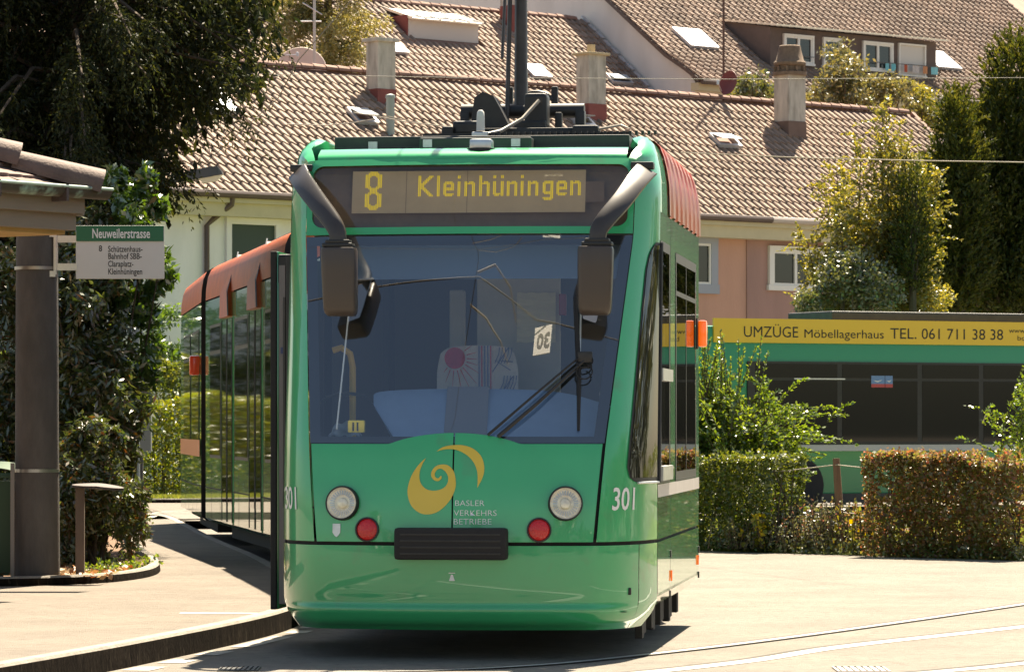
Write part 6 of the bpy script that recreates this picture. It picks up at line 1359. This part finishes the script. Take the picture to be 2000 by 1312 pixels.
def juniper(name, label, base, h, blobs, n, L, Wd, lm):
    t = thing(name, label, 'tree', base); lc = LC(); mb = MB(); b = np.array(base); tot = sum(bl[1][0] * bl[1][2] for bl in blobs)
    mb.tube([tuple(b), tuple(b + [0, 0, h * .5]), tuple(b + [0, 0, h * .92])], [.16, .11, .02], 8)
    for c, r in blobs:
        c = np.array(c); r = np.array(r); k = int(n * r[0] * r[2] / tot)
        for i in range(k):
            q = inball(1)[0]; q = q / max(np.linalg.norm(q), 1e-6) * (.35 + .65 * rng.random() ** .5); p = c + q * r; d = q * np.array([1, 1, .3]) * rng.uniform(.3, 1.0) + rng.normal(size=3) * .25; d[2] += rng.uniform(.3, 1.1)
            spray(lc, p, d, rng.uniform(.22, .55), 14, L, Wd, -.1, .45)
        for i in range(5): e = c + inball(1)[0] * r * .7; mb.tube([tuple(b + [0, 0, max(.5, (e[2] - b[2]) * .8)]), tuple(e)], [.05, .01], 5, False)
    lc.mesh('crown', lm, t); mb.build('trunk', BARK, t, True)
juniper('cypress', 'broadest and tallest dark cypress behind the bus', (10.15, 79, 0), 8.8, [B3(1985, 190, 79, 50, .8, 110), B3(1955, 290, 79, 70, 1, 100), B3(1930, 420, 79, 100, 1.1, 110), B3(1900, 540, 79, 130, 1.1, 90), B3(1990, 560, 79, 100, 1.1, 90), B3(2060, 380, 79, 90, 1, 250), B3(1840, 450, 79, 80, 1, 130)], 7500, .13, .045, L_THUJA)
juniper('cypress', 'smaller dark cypress with a pointed top left of the broad one', (9.0, 77.5, .0), 7.2, [B3(1868, 240, 77.5, 20, .5, 55), B3(1874, 330, 77.5, 42, .7, 70), B3(1862, 440, 77.5, 60, .8, 90), B3(1835, 550, 77.5, 85, .8, 80)], 2600, .12, .042, L_THUJA)
juniper('cypress', 'slender green cypress spire within the golden tree', (7.6, 73.2, .0), 5.5, [B3(1785, 385, 73.2, 16, .3, 50), B3(1783, 490, 73.2, 30, .4, 90)], 420, .10, .035, L_THUJA)
tree('garden_tree', 'yellow green bushy tree beside the cowled chimney below the long dormer', (9.2, 105, .0), 11.2, .16, [B3(1640, 135, 105, 50, 1, 50), B3(1690, 175, 105, 75, 1, 40), B3(1620, 185, 105, 60, 1, 35), B3(1745, 185, 105, 50, 1, 25)], 8000, .13, .065, L_OLIVE, clump=60, cr=.38, droop=.3)
tree('garden_tree', 'dark green bush between the red dish and the cowled chimney', (6.6, 104, .0), 10.2, .14, [B3(1480, 175, 104, 45, .9, 35), B3(1510, 190, 104, 50, .9, 25), B3(1450, 195, 104, 25, .8, 15)], 3000, .14, .075, L_GARDEN, clump=60, cr=.32)
tree('garden_tree', 'olive green tree above the right end of the terrace roof', (11.0, 107, .0), 10.3, .14, [B3(1790, 195, 107, 40, .9, 35), B3(1810, 240, 107, 30, .8, 40)], 2200, .14, .075, L_GOLD, clump=60, cr=.3)
t = thing('larch', 'pale feathery larch rising behind the left end of the terrace roof', 'tree', (-4.6, 97, 0)); lc = LC(); mb = MB(); mb.tube([(-4.6, 97, 0), (-4.6, 97, 8), (-4.6, 97, 16.5)], [.2, .14, .03], 8)
for _ in range(90):
    z0 = rng.uniform(9.4, 15); a = rng.uniform(0, 6.28); ln = rng.uniform(.8, 2.0) * (1.15 - (z0 - 9) / 12); d = np.array([math.cos(a), math.sin(a), .12]); b0 = np.array([-4.6, 97, z0]); e = b0 + d * ln - [0, 0, .25 * ln]; mb.tube([tuple(b0), tuple((b0 + e) / 2 + [0, 0, .08]), tuple(e)], [.03, .02, .006], 4, False)
    for k in range(int(46 * ln)):
        q = b0 + (e - b0) * rng.uniform(.2, 1); spray(lc, q + rng.normal(size=3) * .08, rng.normal(size=3) * [1, 1, .4] + d * .5 - [0, 0, .5], .34, 12, .11, .032, .5, .7)
lc.mesh('crown', L_PALE, t); mb.build('trunk', BARK, t, True)
tree('garden_tree', 'dark trees showing in a thin line above the rear house ridge', (-2.2, 128, 0), 17, .3, [((-5.0, 128, 17.2), (1.8, 1.5, 1.6)), ((-2.2, 128, 17.0), (1.8, 1.5, 1.7)), ((.0, 128, 17.2), (1.2, 1.5, 1.4)), ((-7.5, 128, 17.3), (2, 1.5, 1.6))], 5000, .2, .1, L_GARDEN, clump=60, cr=.5)
for i, x in enumerate((-13.0, -18.0)): tree('garden_tree', ('dark tree', 'second dark tree')[i] + ' left of the white house, added out of view to darken the rear car reflections', (x, 84 + i, 0), 9, .25, [((x, 84 + i, 5.5), (2.6, 1.5, 3.2)), ((x - .6, 84 + i, 3), (2.8, 1.5, 2.4))], 4500, .28, .16, L_GARDEN, clump=60, cr=.6)  # unseen trees added so the rear cars reflect dark instead of sky
# wood behind the photographer: what the tram front mirrors
lc = LC()
for i in range(26):
    x = -34 + i * 2.7 + rng.normal() * .8; hgt = rng.uniform(4, 9) * (.55 if abs(x) < 7 else 1)
    for _ in range(9): blob(lc, (x + rng.normal() * 1.2, -26 + rng.normal() * 2, rng.uniform(.5, hgt)), (1.5, 1.3, 1.1), 55, .75, .5, .1, .3)
for i in range(16):  # unseen row at right, added to darken the corner window reflection
    x, y = 21 + rng.normal() * 1.5, 8 + i * 2.6
    for _ in range(8): blob(lc, (x + rng.normal(), y + rng.normal(), rng.uniform(.4, 5.5)), (1.5, 1.4, 1.1), 55, .6, .42, .1, .3)
o = lc.mesh('woodland', L_GARDEN); tag(o, 'row of broad trees across the road, mirrored in the tram front, with an unseen row added at right', 'trees', None, 'stuff')
